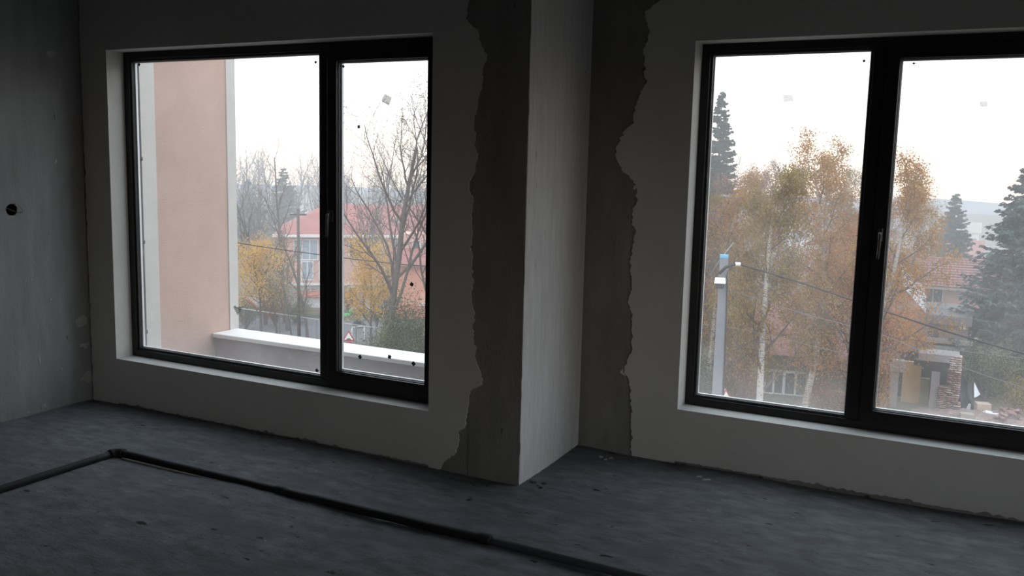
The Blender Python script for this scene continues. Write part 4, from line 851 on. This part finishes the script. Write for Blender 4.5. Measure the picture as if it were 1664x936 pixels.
def cable(pts, r, m, label):
    P = np.array([atD(x, y, D) for x, y, D in pts]); t = np.linspace(0, len(P)-1, 60); i = np.clip(t.astype(int), 0, len(P)-2); f_ = (t-i)[:, None]
    Pm = P[np.maximum(i-1, 0)]; P0 = P[i]; P1 = P[i+1]; P2 = P[np.minimum(i+2, len(P)-1)]
    C_ = .5*((2*P0)+(P1-Pm)*f_+(2*Pm-5*P0+4*P1-P2)*f_**2+(3*P0-Pm-3*P1+P2)*f_**3)
    b = MB(); b.tube(C_, r, 6); return tag(b.build('overhead_cable', m, smooth=True), label, 'cable')
cable([(1203, 430, 27.4), (1300, 459, 27.2), (1395, 491, 27), (1560, 545, 26.5), (1760, 597, 26), (2500, 760, 23)], .026, M['wire'], 'thick dark cable running from the white insulator of the pole')
cable([(1180, 470, 27.8), (1300, 508, 27.4), (1434, 545, 27), (1550, 592, 26.6), (1664, 630, 26), (1760, 655, 26), (2500, 820, 23)], .008, M['palewire'], 'thin pale cable leaving the pole below the lamp')
cable([(1060, 520, 30), (1180, 531, 30), (1280, 552, 30), (1335, 566, 30), (1450, 590, 30)], .007, M['palewire'], 'thin pale cable crossing in front of the small house')
cable([(1530, 566, 34), (1600, 575, 33), (1664, 582, 32), (1760, 592, 31), (2500, 660, 26)], .010, M['palewire'], 'pale cable stretched from the ruin past the dark shrubs')
cable([(330, 385, 46), (420, 400, 45.5), (520, 414, 45), (600, 424, 44.6), (660, 430, 44.2), (760, 438, 44)], .022, M['wire'], 'dark cable crossing before the pink block')
cable([(600, 493, 41), (650, 499, 40.5), (700, 504, 40), (780, 510, 40)], .010, M['palewire'], 'thin pale cable above the dark evergreen shrub')
# mast left window
b0 = gp(486, 56); t1 = zz(486, 338, 56); mt = thing('mast', 'thin dark mast standing by the court before the hipped roof', 'pole', b0)
m = MB(); m.tube(np.array([b0-[0, 0, .1], [b0[0], b0[1], t1]]), np.array([.11, .085]), 8); m.build('shaft', M['bark'], mt, True)
m = MB(); o_, r2, d2 = frame_at(486, 56); m.obox([b0[0], b0[1], t1-.35], r2*.5, d2*.04, (0, 0, .05)); m.build('crossarm', M['bark'], mt)

# ------------------------------------------------------------------ road signs
M['signred'] = mat('red sign border', srgb(170, 60, 72), .5, .05, 5); M['signwhite'] = mat('white sign field', srgb(226, 224, 222), .5, .03, 5); M['signblack'] = mat('black sign print', (.02, .02, .02), .5, .05, 5); M['galv'] = mat('galvanised post', (.3, .3, .31), .5, .1, 6)
def sign(px, py, D, size, label, turn=0, second=True, bump_=True):
    b0 = gp(px, D); o_, r2, d2 = frame_at(px, D, turn); zc = zz(px, py, D); c = np.array([b0[0], b0[1], zc]); s = thing('warning_sign', label, 'road sign', b0, None); kz = np.array([0, 0, 1])
    m = MB(); m.tube(np.array([b0-[0, 0, .1], c+kz*size*.55+d2*.0])+d2*.05, .03, 8); m.build('post', M['galv'], s, True)
    def tri(k, off, th, nm, mt):
        h_ = size*.5*k; P = [c-d2*off+kz*h_*1.15, c-d2*off-kz*h_*.75-r2*h_*1.1, c-d2*off-kz*h_*.75+r2*h_*1.1]; t_3 = MB(); t_3.add([*P, *[p+d2*th for p in P]], [(0, 1, 4, 3), (1, 2, 5, 4), (2, 0, 3, 5)], [(0, 2, 1), (3, 4, 5)]); t_3.build(nm, mt, s)
    tri(1, .0, .02, 'border', M['signred']); tri(.68, .006, .01, 'field', M['signwhite'])
    if bump_:
        n = 9; P = [c-d2*.012+r2*(t-.5)*size*.5+kz*(-size*.235+size*.12*math.sin(math.pi*t)) for t in np.linspace(0, 1, n)]; t_3 = MB(); t_3.add([*P, *[p+d2*.008 for p in P]], [(j, j+1, n+j+1, n+j) for j in range(n-1)]+[(n-1, 0, n, 2*n-1)], [(0, j+1, j) for j in range(1, n-1)]); t_3.build('bump_symbol', M['signblack'], s)
    if second:
        c2 = c-kz*size*.78; n = 24
        for k, off, mt, nm in ((.36, 0, M['signred'], 'disc_border'), (.26, .008, M['signwhite'], 'disc_field')):
            P = [c2-d2*off+(r2*math.cos(a)+kz*math.sin(a))*size*k for a in np.arange(n)*2*math.pi/n]; t_3 = MB(); t_3.add([*P, *[p+d2*.015 for p in P]], [(j, (j+1) % n, n+(j+1) % n, n+j) for j in range(n)], [(0, j+1, j) for j in range(1, n-1)]); t_3.build(nm, mt, s)
sign(566.5, 546, 48, .62, 'red bordered triangular speed bump sign beyond the parapet')
sign(1174, 640, 36, .5, 'red bordered triangular sign half hidden behind the utility pole foot', 40, False, False)

# ------------------------------------------------------------------ court fence, goal, playground
M['mesh'] = mat('grey fence wire', (.16, .16, .17), .6, .1, 5)
fe = thing('court_fence', 'grey wire mesh fence with posts and top rail around the ball court', 'fence', gp(480, 54))
A0, A1 = gp(370, 60), gp(612, 53.5); npst = 9; fh = 1.55
for i in range(npst):
    q_ = A0+(A1-A0)*i/(npst-1); m = MB(); m.tube(np.array([q_, q_+[0, 0, fh]]), .035, 6); m.build('post', M['mesh'], fe)
m = MB(); m.tube(np.array([A0+[0, 0, fh], A1+[0, 0, fh]]), .03, 6); m.build('top_rail', mat('pale rail', (.4, .4, .41), .5, .1, 5), fe)
m = MB(); un = (A1-A0)/np.linalg.norm(A1-A0); Lf = np.linalg.norm(A1-A0); S_ = []
for k in np.arange(-fh, Lf, .16):
    for sg in (1, -1):
        a = k if sg > 0 else k+fh; t0, t1_ = (0, fh); p0 = A0+un*np.clip(a, 0, Lf); p1 = A0+un*np.clip(a+sg*fh, 0, Lf); S_.append([p0+[0, 0, .02], p1+[0, 0, fh]])
m.tubes(np.array(S_), np.full((len(S_), 2), .006), 3); m.build('wire_mesh', M['mesh'], fe, kind='stuff')
go = thing('ball_goal', 'small white ball goal frame on the asphalt court', 'goal', gp(582, 57)); o_, r2, d2 = frame_at(582, 57, 25)
g0, g1 = o_-r2*.42, o_+r2*.42; gh = .95
for p_ in (g0, g1): m = MB(); m.tube(np.array([p_, p_+[0, 0, gh]]), .035, 8); m.build('post', M['whiteframe'], go, True)
m = MB(); m.tube(np.array([g0+[0, 0, gh], g1+[0, 0, gh]]), .035, 8); m.build('crossbar', M['whiteframe'], go, True)
m = MB(); 
for p_ in (g0, g1): m.tube(np.array([p_+[0, 0, gh], p_+d2*.6+[0, 0, .02]]), .015, 6)
m.tube(np.array([g0+d2*.6+[0, 0, .02], g1+d2*.6+[0, 0, .02]]), .015, 6); m.build('back_stay', M['whiteframe'], go)
M['slide'] = mat('red plastic', srgb(196, 84, 84), .5, .1, 3); M['toy'] = mat('green plastic', srgb(60, 168, 96), .5, .1, 3)
sl = thing('playground_slide', 'red playground slide beside the white pillar band', 'slide', gp(412, 63)); o_, r2, d2 = frame_at(410, 63, 0)
m = MB(); s = np.linspace(0, 1, 10)
for a, b in zip(s, s[1:]):
    fz = lambda t: 1.35*(1-t)**1.15+.18
    p0, p1 = o_+r2*(-.4+a*1.5)+[0, 0, fz(a)], o_+r2*(-.4+b*1.5)+[0, 0, fz(b)]
    for w_, hh in ((0, 0), (-.26, .12), (.26, .12)):
        e_ = d2*(.27 if w_ == 0 else .03); c = (p0+p1)/2+d2*w_+[0, 0, hh]; dz = np.array([0, 0, .03 if w_ == 0 else .14]); m.obox(c, (p1-p0)/2, e_, dz)
m.build('chute', M['slide'], sl)
m = MB()
for w_ in (-.25, .25): m.tube(np.array([o_+r2*-.75+d2*w_, o_+r2*-.4+d2*w_+[0, 0, 2.0]]), .035, 6)
m.build('rail', M['slide'], sl)
for k in range(4): m = MB(); t = (k+1)/5; c = o_+r2*(-.75+.28*t)+[0, 0, 1.55*t]; m.tube(np.array([c-d2*.25, c+d2*.25]), .025, 6); m.build('rung', M['slide'], sl)
m = MB(); m.obox(o_+r2*-.4+[0, 0, .75], r2*.03, d2*.03, (0, 0, .75)); m.build('leg', M['slide'], sl)
ty = thing('play_figure', 'small green spring rider on the grass behind the court', 'play toy', gp(564, 64)); b0 = gp(564, 64); o_, r2, d2 = frame_at(564, 64, 20)
m = MB(); t = np.linspace(0, 1, 40); m.tube(np.stack([b0[0]+.09*np.cos(t*25), b0[1]+.09*np.sin(t*25), b0[2]+t*.35], -1), .02, 6); m.build('spring', M['galv'], ty, True)
m = MB(); m.tube(np.array([b0+r2*-.35+[0, 0, .45], b0+r2*-.2+[0, 0, .48], b0+r2*.15+[0, 0, .48], b0+r2*.3+[0, 0, .55]]), np.array([.06, .17, .17, .08]), 10); m.build('body', M['toy'], ty, True)
m = MB(); m.tube(np.array([b0+r2*.22+[0, 0, .5], b0+r2*.3+[0, 0, .85], b0+r2*.42+[0, 0, .9]]), np.array([.1, .12, .06]), 10); m.build('head', M['toy'], ty, True)
m = MB(); m.tube(np.array([b0+r2*.2-d2*.2+[0, 0, .75], b0+r2*.2+d2*.2+[0, 0, .75]]), .025, 6); m.build('grip', M['toy'], ty)
bo = MB(); rs = np.random.default_rng(3); n, k = 8, 14; b0 = gp(583, 62); V = []
for i in range(n+1):
    th = math.pi/2*i/n
    for j in range(k): a = 2*math.pi*j/k; V.append(b0+np.array([.5*math.cos(a)*math.cos(th), .4*math.sin(a)*math.cos(th), .5*math.sin(th)])*(1+.1*rs.normal()))
bo.add(V, [(i*k+j, i*k+(j+1) % k, (i+1)*k+(j+1) % k, (i+1)*k+j) for i in range(n) for j in range(k)]); tag(bo.build('boulder', mat('dark stone', (.05, .05, .055), .9, .3, 4)), 'low dark lump on the grass next to the green spring rider', 'boulder')
sw = thing('play_shelter', 'reddish timber play shelter behind the court fence', 'shelter', gp(508, 66)); o_, r2, d2 = frame_at(508, 66, 0); M['timber'] = mat('reddish timber', srgb(156, 92, 76), .8, .15, 3)
for i in (-.8, .8):
    for j in (-.5, .5): m = MB(); c = o_+r2*i+d2*j; m.tube(np.array([c, c+[0, 0, 1.5]]), .06, 6); m.build('post', M['timber'], sw)
for j in (-1, 1):
    m = MB(); m.obox(o_+d2*.38*j+[0, 0, 1.66], r2*1.15, d2*.42+np.array([0, 0, -.16*j]), (0, 0, .03)); m.build('roof_board', M['timber'], sw)
m = MB(); m.obox(o_+[0, 0, .42], r2*.7, d2*.18, (0, 0, .03)); m.build('bench', M['timber'], sw)

# ------------------------------------------------------------------ evening haze over the gardens
hm = bpy.data.materials.new('evening haze'); hm.use_nodes = True; t = hm.node_tree; t.nodes.clear()
vo = t.nodes.new('ShaderNodeVolumeScatter'); vo.inputs['Color'].default_value = (.97, .96, .98, 1); vo.inputs['Density'].default_value = .0062; vo.inputs['Anisotropy'].default_value = .2
mo = t.nodes.new('ShaderNodeOutputMaterial'); t.links.new(vo.outputs[0], mo.inputs['Volume'])
hz = MB(); hz.obox((-45, 95, 0), (190, 0, 0), (0, 62, 0), (0, 0, 14)); tag(hz.build('haze', hm), 'thin evening haze hanging over the gardens', 'haze', kind='stuff')
